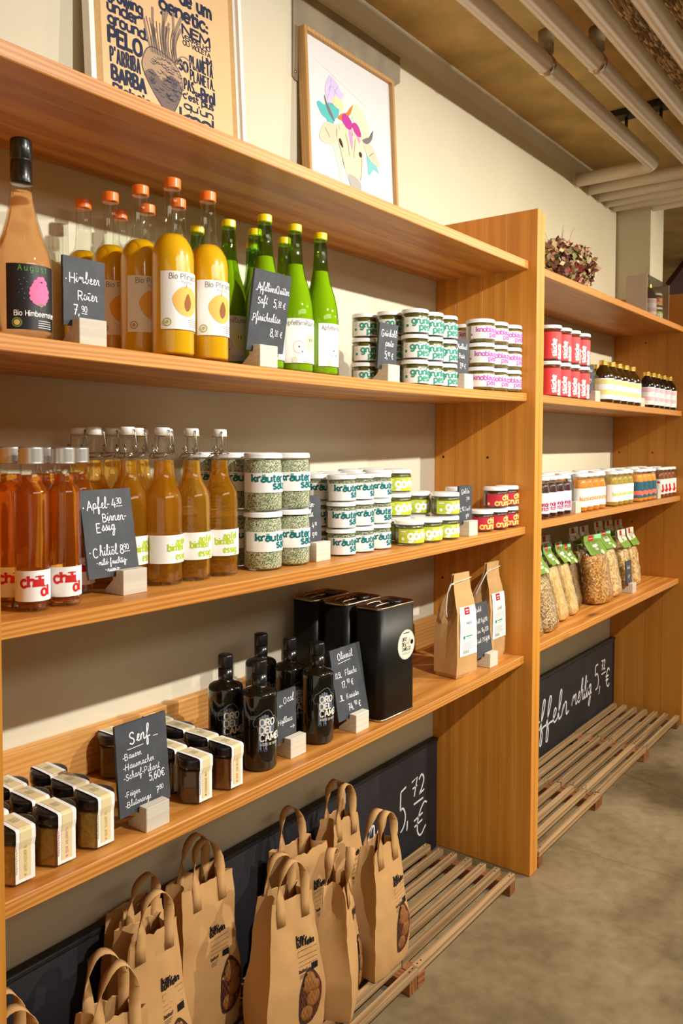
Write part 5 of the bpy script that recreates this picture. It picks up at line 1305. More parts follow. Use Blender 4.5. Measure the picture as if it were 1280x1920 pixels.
def art_cow(e, s, w, h, y):
    O = (0, y - .0002, 0); X0, Z0 = .7035, 1.897
    def L(P, name, m_, k=0): P.plane(name, m_, s, (0, y - .0003 - k*.0001, 0), eps=1e-6)
    C = lambda *p: [(a + X0, b - Z0) for a, b in p]
    BE = INK('beige_wash', 226, 208, 180); BD = INK('beige_dark', 190, 164, 130)
    for nm, col, pts in [('violet', (206, 196, 234), [(-.61, 2.262), (-.612, 2.285), (-.597, 2.315), (-.585, 2.322), (-.56, 2.312), (-.545, 2.295), (-.53, 2.292), (-.538, 2.278), (-.56, 2.262), (-.58, 2.248), (-.598, 2.246)]),
                         ('pale_green', (206, 232, 190), [(-.50, 2.262), (-.485, 2.28), (-.46, 2.284), (-.44, 2.27), (-.425, 2.252), (-.415, 2.225), (-.41, 2.205), (-.42, 2.19), (-.45, 2.195), (-.475, 2.215), (-.495, 2.235)]),
                         ('turquoise', (92, 186, 190), [(-.65, 2.228), (-.64, 2.238), (-.62, 2.235), (-.60, 2.246), (-.575, 2.25), (-.555, 2.242), (-.56, 2.222), (-.575, 2.21), (-.585, 2.19), (-.605, 2.185), (-.612, 2.20), (-.63, 2.205)]),
                         ('green_leaf', (196, 230, 196), [(-.592, 2.15), (-.575, 2.16), (-.555, 2.14), (-.548, 2.10), (-.548, 2.06), (-.56, 2.055), (-.57, 2.09), (-.582, 2.12)]),
                         ('blue_leaf', (126, 196, 200), [(-.432, 2.165), (-.415, 2.155), (-.39, 2.14), (-.375, 2.118), (-.40, 2.122), (-.425, 2.10), (-.43, 2.13)])]:
        L(Print().blob(C(*pts)), nm + '_wash', INK('w_' + nm, *col))
    P = Print()
    for pts in ([(-.605, 2.255), (-.59, 2.29), (-.585, 2.315)], [(-.58, 2.25), (-.57, 2.285), (-.555, 2.305)], [(-.6, 2.28), (-.585, 2.295), (-.56, 2.28)]): P.line(C(*pts), .0012, True)
    L(P, 'violet_lines', INK('violet_line', 160, 140, 200), 1)
    L(Print().blob(C((-.585, 2.252), (-.572, 2.275), (-.555, 2.272), (-.54, 2.27), (-.532, 2.255), (-.55, 2.243))), 'cream_shell', INK('cream_shell', 236, 222, 170), 1)
    L(Print().blob(C((-.562, 2.218), (-.545, 2.235), (-.52, 2.246), (-.505, 2.262), (-.49, 2.275), (-.502, 2.25), (-.515, 2.235), (-.535, 2.218))), 'carrot', INK('carrot', 226, 130, 40), 2)
    L(Print().blob(C((-.545, 2.225), (-.53, 2.24), (-.51, 2.235), (-.497, 2.222), (-.505, 2.203), (-.53, 2.205))).blob(C((-.497, 2.222), (-.482, 2.23), (-.465, 2.222), (-.456, 2.2), (-.475, 2.195), (-.492, 2.206))), 'magenta_petals', INK('magenta', 186, 60, 150), 3)
    # head
    L(Print().blob(C((-.566, 2.2), (-.572, 2.17), (-.562, 2.15), (-.55, 2.12), (-.536, 2.085), (-.52, 2.06), (-.50, 2.048), (-.478, 2.05), (-.464, 2.08), (-.453, 2.12), (-.446, 2.15), (-.446, 2.18), (-.458, 2.2), (-.49, 2.21), (-.53, 2.212))), 'cow_head', BE, 2)
    L(Print().blob(C((-.567, 2.19), (-.59, 2.195), (-.62, 2.188), (-.645, 2.15), (-.637, 2.135), (-.605, 2.135), (-.575, 2.15))), 'cow_ear', INK('ear_wash', 218, 202, 176), 2)
    L(Print().blob(C((-.45, 2.19), (-.43, 2.195), (-.4, 2.185), (-.375, 2.155), (-.368, 2.14), (-.395, 2.138), (-.43, 2.155))), 'cow_ear', INK('ear_wash', 218, 202, 176), 2)
    P = Print()
    for pts in ([(-.562, 2.15), (-.55, 2.12), (-.54, 2.09)], [(-.458, 2.15), (-.46, 2.11), (-.468, 2.075)], [(-.53, 2.185), (-.52, 2.16), (-.515, 2.13)], [(-.485, 2.185), (-.49, 2.16), (-.495, 2.13)], [(-.62, 2.175), (-.6, 2.155)], [(-.4, 2.17), (-.42, 2.155)], [(-.56, 2.2), (-.555, 2.19)], [(-.5, 2.205), (-.497, 2.19)], [(-.47, 2.2), (-.466, 2.19)]): P.line(C(*pts), .0018, True)
    L(P, 'brown_lines', INK('sepia', 120, 92, 66), 4)
    L(Print().blob(C((-.576, 2.205), (-.59, 2.21), (-.603, 2.222), (-.615, 2.245), (-.617, 2.262), (-.607, 2.245), (-.592, 2.228))).blob(C((-.452, 2.19), (-.43, 2.186), (-.405, 2.205), (-.396, 2.235), (-.41, 2.213), (-.432, 2.203))), 'horns', INK('horn_grey', 120, 116, 112), 4)
    L(Print().blob(C((-.561, 2.162), (-.553, 2.165), (-.546, 2.155), (-.543, 2.143), (-.552, 2.146), (-.559, 2.152))).disc(-.4635 + X0, 2.147 - Z0, .0075), 'eyes', INK('eye_brown', 60, 44, 36), 5)
    L(Print().blob(C((-.525, 2.075), (-.505, 2.08), (-.48, 2.075), (-.466, 2.062), (-.47, 2.04), (-.495, 2.035), (-.515, 2.05))), 'muzzle', INK('muzzle_grey', 176, 172, 168), 4)
    L(Print().blob(C((-.515, 2.2), (-.5, 2.195), (-.498, 2.165), (-.502, 2.15), (-.51, 2.168))).blob(C((-.48, 2.196), (-.462, 2.185), (-.468, 2.178))), 'pink_petal', INK('pale_pink', 214, 150, 204), 5)
    L(Print().line(C((-.655, 2.345), (-.42, 2.29)), .0006), 'crease', INK('crease', 222, 220, 214), 1)
OAKF = wood('oak_frame', srgb(206, 164, 104), srgb(176, 130, 70), 'z', ring=40, rough=.5, knots=0)
ART = mat('art_paper', srgb(222, 223, 226), .5, spec=.3)
picture('framed_picture', 'framed watercolour of a cow with vegetables on its head, leaning on the wall', -.7035, -.292, .512, .2985, 3.0, .011, .026, OAKF, 0, art_cow, ART)
POSTER = mat('poster_brown', srgb(222, 186, 138), .6)
NAVY = INK('navy', 44, 50, 74)
def art_root(e, s, w, h, y):
    X0, Z0 = 1.357, 1.897
    MB_ = flat([(.019, y - .0002, .012), (w - .019, y - .0002, .012), (w - .019, y - .0002, h - .012), (.019, y - .0002, h - .012)], [(0, 1, 2, 3)], 'kraft_mount', mat('kraft_mount', srgb(188, 150, 96), .8, var=.1, vscale=120), s)
    flat([(.034, y - .0004, .016), (w - .034, y - .0004, .016), (w - .034, y - .0004, h - .03), (.034, y - .0004, h - .03)], [(0, 1, 2, 3)], 'poster_sheet', POSTER, s)
    def T(P, t, x, z, hgt, wid):
        size = hgt * 7.5 / 7; k = size / 7.5; n = len(t); tr = 1.1
        sw = sum(_glyph(c, False, 4)[0] for c in t); hx = max(.3, (wid / k - tr * (n - 1)) / sw)
        P.text(t, x + X0, z - Z0, size, weight=(1.75 if hx > .8 else 1.35 if hx > .55 else 1.05) * (.8 if hgt < .012 else 1), align='l', track=tr, jit=.3, hx=hx)
    P = Print()
    for t, x, z, h_, wd in [('growing', -1.305, 2.217, .021, .085), ('under', -1.306, 2.193, .021, .075), ('ground.', -1.305, 2.169, .0205, .095), ('PELO', -1.306, 2.131, .030, .08), ("P'ARRIBA", -1.304, 2.094, .028, .072), ('BARBA', -1.302, 2.059, .026, .082), ("P'abaio.", -1.300, 2.030, .021, .098), ('vive dans', -1.3, 2.0, .02, .09)]: T(P, t, x, z, h_, wd)
    for t, x, z, h_, wd in [('genetic:', -1.172, 2.252, .027, .135), ('de um', -1.115, 2.288, .028, .09), ('NEM', -1.112, 2.2245, .019, .08), ('VERMELHO', -1.114, 2.2125, .010, .082), ('OU VIOLETA', -1.112, 2.2005, .0095, .08), ('UM', -1.056, 2.183, .013, .027), ('PLANETA', -1.094, 2.157, .026, .066), ('SO', -1.127, 2.143, .020, .026), ('PLANETA.', -1.094, 2.130, .022, .07), ('PAS', -1.113, 2.104, .022, .027), ('que', -1.083, 2.100, .012, .015), ('Brol', -1.064, 2.098, .024, .04), ("c'est plus", -1.117, 2.084, .0135, .088), ("qu'un", -1.115, 2.063, .0145, .084), ('knol', -1.127, 2.032, .026, .098)]: T(P, t, x, z, h_, wd)
    P.plane('poster_lettering', NAVY, s, (0, y - .0006, 0), eps=1e-6)
    B1 = [(-1.226, 2.112), (-1.222, 2.135), (-1.21, 2.155), (-1.192, 2.162), (-1.165, 2.158), (-1.142, 2.15), (-1.124, 2.132), (-1.119, 2.11), (-1.124, 2.085), (-1.135, 2.062), (-1.146, 2.042), (-1.152, 2.025), (-1.166, 2.035), (-1.19, 2.058), (-1.212, 2.085)]
    C = lambda pts: [(a + X0, b - Z0) for a, b in pts]
    Print().blob(C(B1)).plane('root_drawing', INK('root_light', 178, 150, 122), s, (0, y - .0006, 0), eps=1e-6)
    Print().blob(C([(-1.222, 2.10), (-1.2, 2.115), (-1.175, 2.10), (-1.15, 2.12), (-1.122, 2.105), (-1.126, 2.085), (-1.136, 2.062), (-1.147, 2.042), (-1.153, 2.026), (-1.166, 2.036), (-1.19, 2.06), (-1.21, 2.085)])).plane('root_shading', INK('root_dark', 118, 104, 98), s, (0, y - .00065, 0), eps=1e-6)
    P = Print(); r = random.Random(4)
    for k in range(11):
        x = -1.2 + .0068*k; t_ = r.uniform(.05, .11)
        P.line(C([(x, 2.15), (x + r.uniform(-.012, .01), 2.15 + t_*.5), (x + r.uniform(-.02, .02) + (x + 1.165)*.35, 2.15 + t_)]), r.uniform(.005, .008), True)
    for pts in ([(-1.14, 2.15), (-1.115, 2.172), (-1.09, 2.168), (-1.07, 2.155)], [(-1.14, 2.145), (-1.118, 2.158), (-1.105, 2.14)]): P.line(C(pts), .003, True)
    P.plane('root_stalks', INK('root_tone', 150, 130, 112), s, (0, y - .0007, 0), eps=1e-6)
    P = Print()
    for k in range(110):
        a, q = r.uniform(0, 6.28), math.sqrt(r.random()); cx, cz = -1.17 + .045*q*math.cos(a), 2.105 + .045*q*math.sin(a)
        if cz < 2.06: cx = -1.16 + (cx + 1.17)*.5
        P.line(C([(cx, cz), (cx + .006, cz - .003), (cx + .012, cz - .001)]), r.uniform(.0008, .002), True)
    for k in range(11):
        x = -1.2 + .0068*k; P.line(C([(x + .003, 2.15), (x - .002, 2.185), (x + (x + 1.165)*.3, 2.22)]), .0014, True)
    P.line(C(B1 + [B1[0]]), .0018, True)
    P.plane('root_hatching', INK('ink_blue', 72, 70, 84), s, (0, y - .0008, 0), eps=1e-6)
WFR = mat('white_frame', srgb(242, 240, 236), .4, spec=.4)
picture('framed_poster', 'white framed brown poster with a root vegetable between hand-drawn words', -1.357, -.935, .62, .296, 3.2, .0115, .022, WFR, 0, art_root, mat('white_mount', srgb(238, 236, 230), .6))
# grey sheet screwed to the wall behind the cow picture
gs = tag(empty('metal_sheet', (0, D, 0)), 'grey painted metal sheet screwed on the wall behind the cow picture', 'metal sheet')
mb = MB().prism([(-.7215, 2.277), (-.712, 2.2705), (-.60, 2.2705), (-.36, 2.34), (-.2285, 2.43), (-.2275, 2.505), (-.45, 2.507), (-.7215, 2.505)], -.0055, -.0004, 'y')
mb.build('sheet', mat('grey_sheet', srgb(150, 138, 118), .5, metal=.15, var=.2, vscale=14), gs)
for x, z in ((-.7135, 2.29), (-.2335, 2.492), (-.7135, 2.49)): MB().lathe([(0, 0), (.0042, 0), (.0036, .002), (0, .003)], 12).build('screw', STEEL, gs, (x, -.0056, z)).rotation_euler = (math.pi/2, 0, 0)
# ================================================================ second bay
SAUCE = mat('red_sauce', srgb(120, 40, 12), .3, coat=.8, var=.3, vscale=60)
CORAL = mat('coral_label', srgb(224, 62, 66), .55)
def vlet(t1, t2):
    def f(e, lab, r, h):
        P = Print(); P.text(t1, -.022, h*.13, .0175, rot=math.pi/2, weight=2.1, slab=1.1, align='l').text(t2, -.002, h*.06, .0175, rot=math.pi/2, weight=2.1, slab=1.1, align='l')
        P.wrap(r + .0003, 'lettering', WHITE, lab)
    return f
sauce = Kind(make_jar('sauce_jar', .0385, .1185, .0115, CORAL, vlet('stücke', 'sauce'), SAUCE, lab=(.06, .80), fill=.88, lid_r=.0395), 'jar', 'red-labelled sauce jars')
for i, x in enumerate((.269, .357, .438, .531)):
    for t in range(2): sauce.place((x, .072, sz(2, x, 2) + .0002 + t * .1187), f'tall coral-red sauce jar, {["lower", "upper"][t]} row, {ORD[i]} from the divider', [0, .05, .35, 0][i] * (1 if t else .4))
AMBERG = mat('amber_bottle_glass', srgb(58, 36, 6), .07, spec=.6, coat=.7)
PURPG = mat('dark_plum_bottle', srgb(30, 14, 12), .07, spec=.6, coat=.7)
GOLD = mat('gold_cap', srgb(212, 176, 84), .3, metal=.8)
def cordial(name, r, h, glass, band, edge):
    def build():
        e = empty(name)
        hb = h - .016
        MB().lathe([(0, .001), (r*.85, .0005), (r*.97, .003), (r, .007), (r, h*.60), (r*.95, h*.66), (r*.8, h*.74), (r*.55, h*.82), (r*.40, h*.86), (r*.38, hb), (0, hb)], 28).build('glass', glass, e)
        MB().lathe(cap_prof(r*.42, hb - .002, h, 3), 24).build('screw_cap', GOLD, e)
        l = label_patch(r, h*.09, h*.57, -2.0, 2.2, 'label', PAPER, e)
        for z0, z1 in ((.44, .545), (.2, .31)): label_patch(r + .0004, h*z0, h*z1, -2.0, 2.2, 'label_band', mat(name + '_band', band, .6), l)
        P = Print(); P.text('sirup', .01, h*.36, .008, weight=1.0)
        for k in range(3): P.line([(-.002, h*.14 - k*.002), (.02, h*.14 - k*.002)], .0006)
        P.wrap(r + .0008, 'lettering', GREY, l)
        return e
    return build
syr = Kind(cordial('syrup_bottle', .0395, .163, AMBERG, srgb(226, 220, 140), 0), 'bottle', 'amber syrup bottles')
for i, (x, y) in enumerate([(.772, .068), (.858, .068), (.94, .068), (1.022, .068), (1.104, .068), (.84, .15), (.925, .15)]):
    syr.place((x, y, sz(2, x, 2) + .0002), f'amber syrup bottle with yellow striped label, {("front row, " + ORD[i] + " from the left") if i < 5 else ["back row, left one", "back row, right one"][i-5]}', rnd.uniform(-.15, .15))
syp = Kind(cordial('dark_syrup_bottle', .034, .157, PURPG, srgb(240, 190, 206), 0), 'bottle', 'dark syrup bottles')
for i, x in enumerate((1.305, 1.385, 1.459, 1.55, 1.645)):
    syp.place((x, .066, sz(2, x, 2) + .0002), f'dark syrup bottle with pink striped label, {ORD[i]} from the left', rnd.uniform(-.15, .15))
sign(2, .642, .05, .07, .108, 0, [('S', -.02, .08, .014, N), ('auce', -.01, .081, .014, {}), ('7,', -.012, .04, .016, N), ('90', 0, .045, .010, N)], 'small slate sign between the coral jars and the amber bottles', -.02, 2)
sign(2, 1.222, .062, .06, .108, 2, [('S', -.02, .08, .014, N), ('irup', -.01, .081, .014, {})], 'small slate sign between the amber and the dark syrup bottles', -.02, 2)

def ketchup(name, cont, label, letter, r=.0285, h=.1375):
    def build():
        e = empty(name); hb = h - .011
        MB().lathe([(0, .001), (r*.85, .0005), (r*.97, .003), (r, .007), (r, h*.60), (r*.98, h*.66), (r*.90, h*.76), (r*.82, h*.86), (r*.82, hb)], 24).build('glass', GLASS, e)
        MB().lathe([(0, .004), (r*.9, .004), (r*.95, .008), (r*.95, h*.60), (r*.93, h*.66), (r*.85, h*.76), (r*.77, h*.84), (0, h*.84)], 20).build('contents', cont, e)
        MB().lathe([(0, h), (r*.86, h), (r*.9, h - .0015), (r*.91, hb + .002), (r*.93, hb), (0, hb)], 24).build('lid', LID, e)
        l = label_patch(r, h*.13, h*.62, -1.9, 2.1, 'label', label, e)
        letter(e, l, r, h)
        return e
    return build
KUR = mat('pumpkin_ketchup', srgb(226, 136, 22), .4, coat=.7); RAN = mat('beet_ketchup', srgb(62, 14, 20), .35, coat=.8); GRK = mat('green_chutney', srgb(178, 150, 40), .4, coat=.7)
OKE = mat('orange_ketchup', srgb(238, 158, 46), .4, coat=.7); TOM = mat('tomato_ketchup', srgb(140, 70, 20), .4, coat=.8); BLUEP = mat('petrol_label', srgb(44, 98, 116), .55)
BEET = INK('beet', 168, 40, 100); ORI = INK('orange', 238, 150, 60); PGR = INK('pear_green', 196, 208, 90); COR = INK('coral', 244, 120, 100)
def l_two(a, b, m_, s=.013, u=-.03):
    def f(e, lab, r, h):
        P = Print().text(a, u, h*.30, s, weight=1.5, slab=.9, align='l'); 
        if b: P.text(b, u, h*.20, s, weight=1.5, slab=.9, align='l')
        P.wrap(r + .0003, 'lettering', m_, lab)
    return f
def l_blob(e, lab, r, h):
    P = Print(); rr2 = random.Random(3)
    for k in range(7): P.disc(-.04 + k*.0062, h*.28 + rr2.uniform(-.003, .003), .0062, .009, layer=k)
    P.wrap(r + .0003, 'coral_lettering', COR, lab)
def l_bird(e, lab, r, h):
    P = Print(); sh = -.022
    P.blob([(-.004, h*.22), (.002, h*.30), (.0, h*.42), (.006, h*.46), (.010, h*.38), (.012, h*.30), (.020, h*.27), (.012, h*.23), (.008, h*.18)])
    P.blob([(-.024, h*.52), (-.016, h*.56), (-.008, h*.50), (-.016, h*.48)], 1)
    P.v = [(a + sh, b, c) for a, b, c in P.v]
    P.wrap(r + .0003, 'red_bird_print', RED, lab)
for nm, cont, lab, let, xs, who in [
    ('beet_ketchup_jar', RAN, PAPER, l_two('rande', 'ketch', BEET, .0135, -.038), (.20, .262, .324, .386), 'dark beetroot ketchup jar with white label'),
    ('pumpkin_ketchup_jar', KUR, PAPER, l_two('kürbis', '', ORI, .015), (.538, .6, .664, .728), 'orange kürbis ketchup jar with white label'),
    ('green_chutney_jar', GRK, PAPER, l_two('birne', '', PGR, .015), (.872, .934, .996, 1.057), 'yellow-green chutney jar with white label'),
    ('orange_ketchup_jar', OKE, BLUEP, l_blob, (1.186, 1.248, 1.31, 1.372), 'orange ketchup jar with petrol blue label'),
    ('tomato_ketchup_jar', TOM, PAPER, l_bird, (1.503, 1.564, 1.626, 1.687), 'brown ketchup jar with red bird label')]:
    K = Kind(ketchup(nm, cont, lab, let), 'jar', who.split(' with')[0] + 's')
    for i, x in enumerate(xs):
        for ri, y in enumerate((.066, .132, .198)):
            if ri == 2 and nm in ('beet_ketchup_jar',) and i > 2: continue
            K.place((x, y, sz(3, x, 2) + .0002), f'{who}, {["front", "second", "third"][ri]} row, {ORD[i]} from the left', rnd.uniform(-.1, .1))
sign(3, .452, .045, .05, .105, 4, [('K', -.016, .08, .012, N), ('etchup', -.006, .081, .010, dict(hx=.6))], 'small slate sign between the beetroot and kürbis ketchup jars', -.012, 2)
sign(3, 1.418, .042, .05, .105, 4, [('K', -.016, .08, .012, N), ('etchup', -.006, .081, .010, dict(hx=.6))], 'small slate sign before the brown ketchup jars near the end panel', -.008, 2, bw=.045)

# ---------------------------------------------------------------- noodle and grain bags
FILM = clear_glass('clear_film', (.97, .97, .96, 1), rough=.06)
CARD1 = mat('green_header', srgb(112, 148, 44), .5, coat=.2); CARD2 = mat('cream_header', srgb(232, 230, 208), .5, coat=.2)
def noodle_bag(label, x, y, cont, kind, w=.115, d=.07, h=.205, lean=8, rz=0.0, word='Suppen', seed=0, card=CARD1, top=.27):
    r = random.Random(seed)
    e = tag(empty('noodle_bag', (x, y, sz(4, x, 2) + .0004), rz), label, kind, 'noodle and grain bags'); e.rotation_euler = (-math.radians(lean), 0, rz)
    def S(z, f, dd, j): 
        out = []
        for i in range(20):
            a = 2*math.pi*i/20; c, s = math.cos(a), math.sin(a)
            k = (abs(c)**3.2 + abs(s)**3.2) ** (-1/3.2)
            out.append((w/2*f*k*c + r.uniform(-j, j), dd/2*k*s + r.uniform(-j, j), z))
        return out
    cs = [S(.001, .8, d*.75, 0), S(.006, .93, d*.92, .001)] + [S(.006 + (h - .03)*i/9, .98 + .03*math.sin(i), d*(1 - .03*i), .0022) for i in range(1, 9)] + [S(h - .012, .9, d*.62, .002), S(h, .6, d*.3, .001)]
    loft(cs, 'contents', cont, e)
    fs = [S(.0004, .84, d*.8, 0), S(.006, .98, d*.98, .001)] + [S(.006 + (h - .03)*i/7, 1.03 + .03*math.sin(i*1.3), d*(1.04 - .035*i), .002) for i in range(1, 8)] + [S(h + .004, .98, d*.5, .002), S(top - .03, .94, .012, .001), S(top, .9, .003, 0)]
    loft(fs, 'film_bag', FILM, e)
    # folded header card
    cw = w*.46; z1 = top + .004; z0 = top - .074
    dep = lambda z: -.004 - max(0, (top - .03 - z))*.55
    V = []; 
    for k in range(6):
        z = z1 + (z0 - z1)*k/5
        V += [(-cw, dep(z), z), (cw, dep(z), z)]
    V += [(-cw, .004, z1), (cw, .004, z1), (-cw, .006, top - .04), (cw, .006, top - .04)]
    F = [(2*k, 2*k+1, 2*k+3, 2*k+2) for k in range(5)] + [(0, 1, 13, 12), (12, 13, 15, 14)]
    c = flat(V, F, 'header_card', card, e)
    def mp(P, name, m_): return flat([(u, dep(z) - .0006 - l*2e-5, z) for u, z, l in P.v], P.f, name, m_, c)
    P = Print().poly([(-cw*.5, top - .02), (-.0 + .002, top - .02), (.002, top + .002), (-cw*.5, top + .002)]); mp(P, 'red_mark', INK('mill_red', 190, 30, 40))
    P = Print().text(word, 0, top - .044, .017, weight=1.5, hx=.72, track=1).text('nudeln', .004, top - .058, .009, weight=1.2).line([(-cw*.5 + .004, top - .010), (-.004, top - .010)], .0016)
    mp(P, 'lettering', WHITE if card is CARD1 else INK('olive', 120, 150, 60))
    P = Print().disc(cw*.45, top - .068, .012, .009); mp(P, 'oval_mark', INK('pale_oval', 232, 240, 186))
    if card is CARD2:
        P = Print().poly([(-cw, z0), (cw, z0), (cw, z0 + .03), (-cw, z0 + .024)]); mp(P, 'green_band', INK('grass', 120, 160, 60))
    else:
        P = Print().poly([(cw*.2, top - .012), (cw, top - .016), (cw, top + .003), (cw*.2, top + .003)]); mp(P, 'mint_mark', INK('mint', 150, 214, 160))
    return e
GRAIN = speckle('barley_grain', [srgb(196, 160, 104), srgb(150, 110, 60), srgb(220, 190, 140), srgb(118, 84, 44)], 190, .5, .3, (1, 1, 1.4), .8)
FINE = speckle('fine_noodles', [srgb(222, 184, 112), srgb(200, 156, 84), srgb(232, 200, 136)], 300, .5, .2, (1, 1, .25), .6)
SPAE = speckle('spaetzle', [srgb(206, 150, 66), srgb(176, 114, 40), srgb(222, 172, 92), srgb(140, 86, 28)], 150, .45, .3, (1, 1, 1), 1.0)
RINGS = speckle('ring_noodles', [srgb(226, 188, 120), srgb(190, 142, 76), srgb(236, 206, 150)], 110, .5, .2, (1, 1, 1), 1.0)
DARKN = speckle('dark_lentils', [srgb(120, 84, 44), srgb(84, 56, 28), srgb(150, 110, 62)], 240, .5, .3, (1, 1, 1), .8)
noodle_bag('clear bag of barley grains, half hidden by the divider', .185, .085, GRAIN, 'grain bag', .1, .07, .18, 8, .1, 'Zwiebel', 1)
noodle_bag('clear bag of barley grains with green header, second from the divider', .315, .09, GRAIN, 'grain bag', .12, .075, .185, 10, .05, 'Zwiebel', 2)
noodle_bag('clear bag of fine soup noodles with green Suppen header, left one', .505, .12, FINE, 'noodle bag', .10, .065, .2, 12, .1, 'Suppen', 3, top=.275)
noodle_bag('clear bag of fine soup noodles with green header, right one', .625, .125, FINE, 'noodle bag', .095, .06, .2, 12, .1, 'Suppen', 4, top=.27)
noodle_bag('large clear bag of curly spaetzle noodles, in front in the middle', .91, .12, SPAE, 'noodle bag', .165, .085, .21, 8, -.1, 'Suppen', 5, top=.27)
noodle_bag('clear bag of pale noodles beside the large spaetzle bag', 1.09, .13, RINGS, 'noodle bag', .14, .075, .2, 8, 0, 'Knoepfle', 6, top=.275)
noodle_bag('clear bag of ring noodles with cream header, left of the last two', 1.31, .145, RINGS, 'noodle bag', .11, .06, .18, 6, 0, 'Eier', 7, CARD2, top=.255)
noodle_bag('clear bag of ring noodles with cream header, last before the end panel', 1.43, .145, RINGS, 'noodle bag', .105, .06, .18, 6, 0, 'Eier', 8, CARD2, top=.255)
noodle_bag('clear bag of dark lentils behind the fine noodle bags', .74, .16, DARKN, 'noodle bag', .11, .06, .19, 8, .1, 'Linsen', 9, top=.25)
for i, (x, y, t) in enumerate([(.36, .205, .285), (.53, .225, .285), (.68, .24, .28), (.95, .23, .29), (1.08, .235, .285), (1.25, .235, .29), (1.40, .24, .285), (1.52, .235, .28)]):
    noodle_bag(f'shaded noodle bag with cream header in the back row, {ORD[i]} from the left', x, y, RINGS if i % 2 else FINE, 'noodle bag', .11, .055, .19, 4, 0, 'Eier', 20 + i, CARD2, top=t)
sign(4, 1.19, .075, .07, .105, 3, [('N', -.02, .07, .014, N), ('udeln', -.008, .071, .013, dict(hx=.7)), ('4,', -.012, .03, .016, N), ('90', 0, .035, .010, N)], 'small slate sign beside the ring noodle bags', .0, 2)

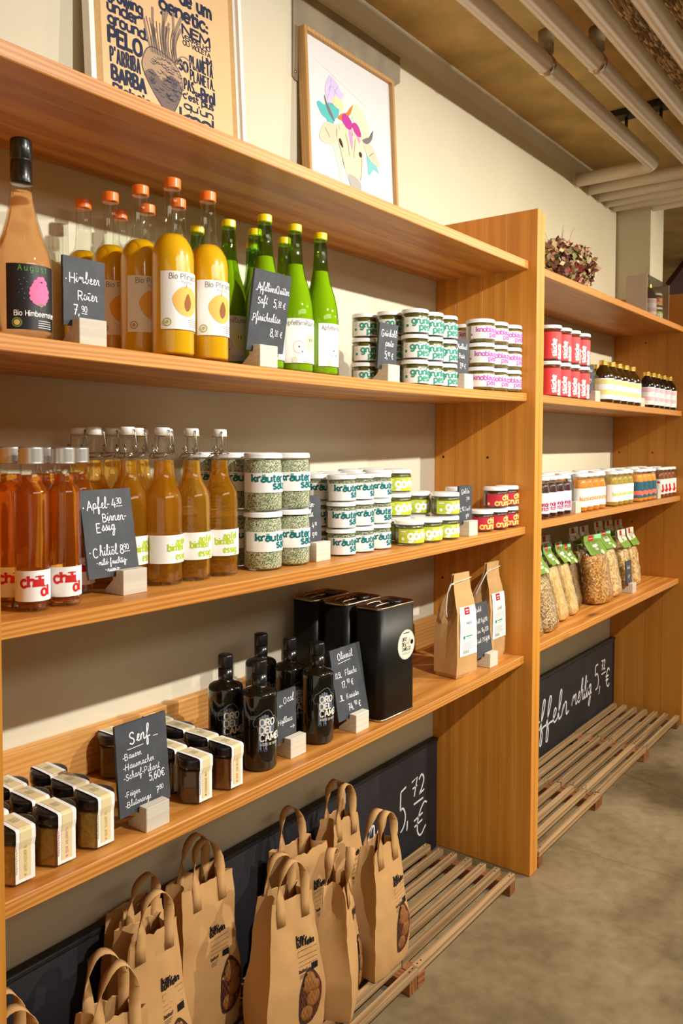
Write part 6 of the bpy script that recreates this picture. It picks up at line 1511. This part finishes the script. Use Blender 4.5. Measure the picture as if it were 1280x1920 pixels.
# ---------------------------------------------------------------- dried flowers
def flowers():
    e = tag(empty('dried_flower_bunch', (.60, .175, SHB[1][0])), 'bunch of dried hydrangeas and strawflowers lying on the second shelf top', 'dried flowers')
    r = random.Random(12)
    cols = [('dusty_pink', (186, 132, 122), 420), ('faded_green', (146, 140, 92), 380), ('plum_petal', (126, 66, 74), 300), ('straw', (214, 188, 142), 380), ('brown_leaf', (124, 92, 64), 320), ('red_bud', (186, 28, 46), 60), ('orange_bud', (226, 124, 30), 24), ('violet_bud', (90, 74, 156), 14)]
    for nm, c, n in cols:
        mb = MB()
        V = []; F = []
        for k in range(n):
            u, v = r.uniform(-1, 1), r.uniform(0, 6.283); q = math.sqrt(1 - u*u)
            d = Vector((q*math.cos(v), q*math.sin(v), u)); rad = r.uniform(.78, 1.06) + .32*mnoise.noise(d*1.7 + Vector((3, 1, 2)))
            p = Vector((d.x*.15*rad + max(0, -d.z)*.02, d.y*.11*rad, .098 + d.z*.1*rad))
            if p.z < .004: continue
            s = r.uniform(.006, .017) * (.8 if 'bud' in nm else 1)
            t = Vector((r.gauss(0, 1), r.gauss(0, 1), r.gauss(0, 1))).normalized(); b = t.cross(d + Vector((.01, .02, .03)))
            if b.length < .05: continue
            b.normalize(); i0 = len(V)
            pts = [p - t*s, p + b*s*.7 + d*s*.3, p + t*s + d*s*.5, p - b*s*.7 + d*s*.3]
            V += [tuple(x_) for x_ in pts] + [tuple(p + d*s*.25)]
            F += [(i0, i0+1, i0+4), (i0+1, i0+2, i0+4), (i0+2, i0+3, i0+4), (i0+3, i0, i0+4)]
        mb.add(V, F); o = mb.build('blossoms', mat('petal_' + nm, srgb(*c), .8, spec=.1), e); o['kind'] = 'stuff'
    MB().add(*(lambda m_: (m_.v, m_.f))(MB().lathe([(0, .01), (.07, .02), (.1, .08), (.085, .15), (.04, .185), (0, .19)], 16))).build('flower_core', mat('petal_core', srgb(96, 74, 50), .9), e).scale = (1.15, .88, 1)
    st = MB()
    for k in range(26):
        a = r.uniform(-.5, .5); st.tube([(-.06, r.uniform(-.03, .03), .05), (-.17, a*.08, .05 + r.uniform(-.02, .03)), (-.27 + r.uniform(-.03, .03), a*.14, .03 + r.uniform(-.015, .02))], .0014, 5)
    for k in range(9):
        a = r.uniform(0, 6.28); d = Vector((math.cos(a)*.6, r.uniform(-.4, .4), abs(math.sin(a)))); st.tube([d*.1 + Vector((0, 0, .1)), d*.14 + Vector((0, 0, .105)), d*.165 + Vector((.01, 0, .1))], .0006, 4)
    o = st.build('stems', mat('dry_stem', srgb(140, 112, 70), .8), e); o['kind'] = 'stuff'
flowers()
# ---------------------------------------------------------------- gift box on the top of the second shelf
gz = SHB[1][0] + .0003
g = tag(empty('gift_box', (1.275, .062, gz)), 'grey cardboard gift box with clear window, on top of the second shelf', 'gift box')
CARDB = mat('grey_cardboard', srgb(186, 172, 156), .8, spec=.1)
for nm, b in (('box_side', (0, .003, 0, .09, 0, .178)), ('box_side', (.327, .33, 0, .09, 0, .178)), ('box_bottom', (.003, .327, 0, .09, 0, .003)), ('box_back', (.003, .327, .087, .09, .003, .178))):
    MB().box(*b).build(nm, CARDB, g)
fl = MB().box(.0032, .3268, .0005, .0012, .0035, .1775); fl.build('clear_front', FILM, g)
fl = MB().box(.0032, .3268, .0015, .0868, .1768, .1778); fl.build('clear_top', FILM, g)
stw = MB(); r_ = random.Random(5)
for k in range(150):
    p = Vector((r_.uniform(.02, .2), r_.uniform(.055, .083), r_.uniform(.13, .165))); q = p + Vector((r_.uniform(-.03, .03), r_.uniform(-.01, .003), r_.uniform(-.015, .01)))
    stw.tube([p, (p + q)/2 + Vector((0, 0, .006)), q], .0007, 3)
o = stw.build('wood_wool', mat('wood_wool', srgb(216, 190, 140), .8), g); o['kind'] = 'stuff'
o = copy_tree(crun.r); o.location = (1.515, .1045, gz + .0034 + .0632); tag(o, 'red chili crunch jar in the gift box, upper one', 'jar', 'jars in the gift box')
o = copy_tree(gork.r); o.location = (1.515, .1045, gz + .0034); tag(o, 'lime görkchen jar in the gift box, lower one', 'jar', 'jars in the gift box')
o = copy_tree(syp.r); o.location = (1.428, .1015, gz + .0034); tag(o, 'dark syrup bottle with pink label in the gift box', 'bottle')
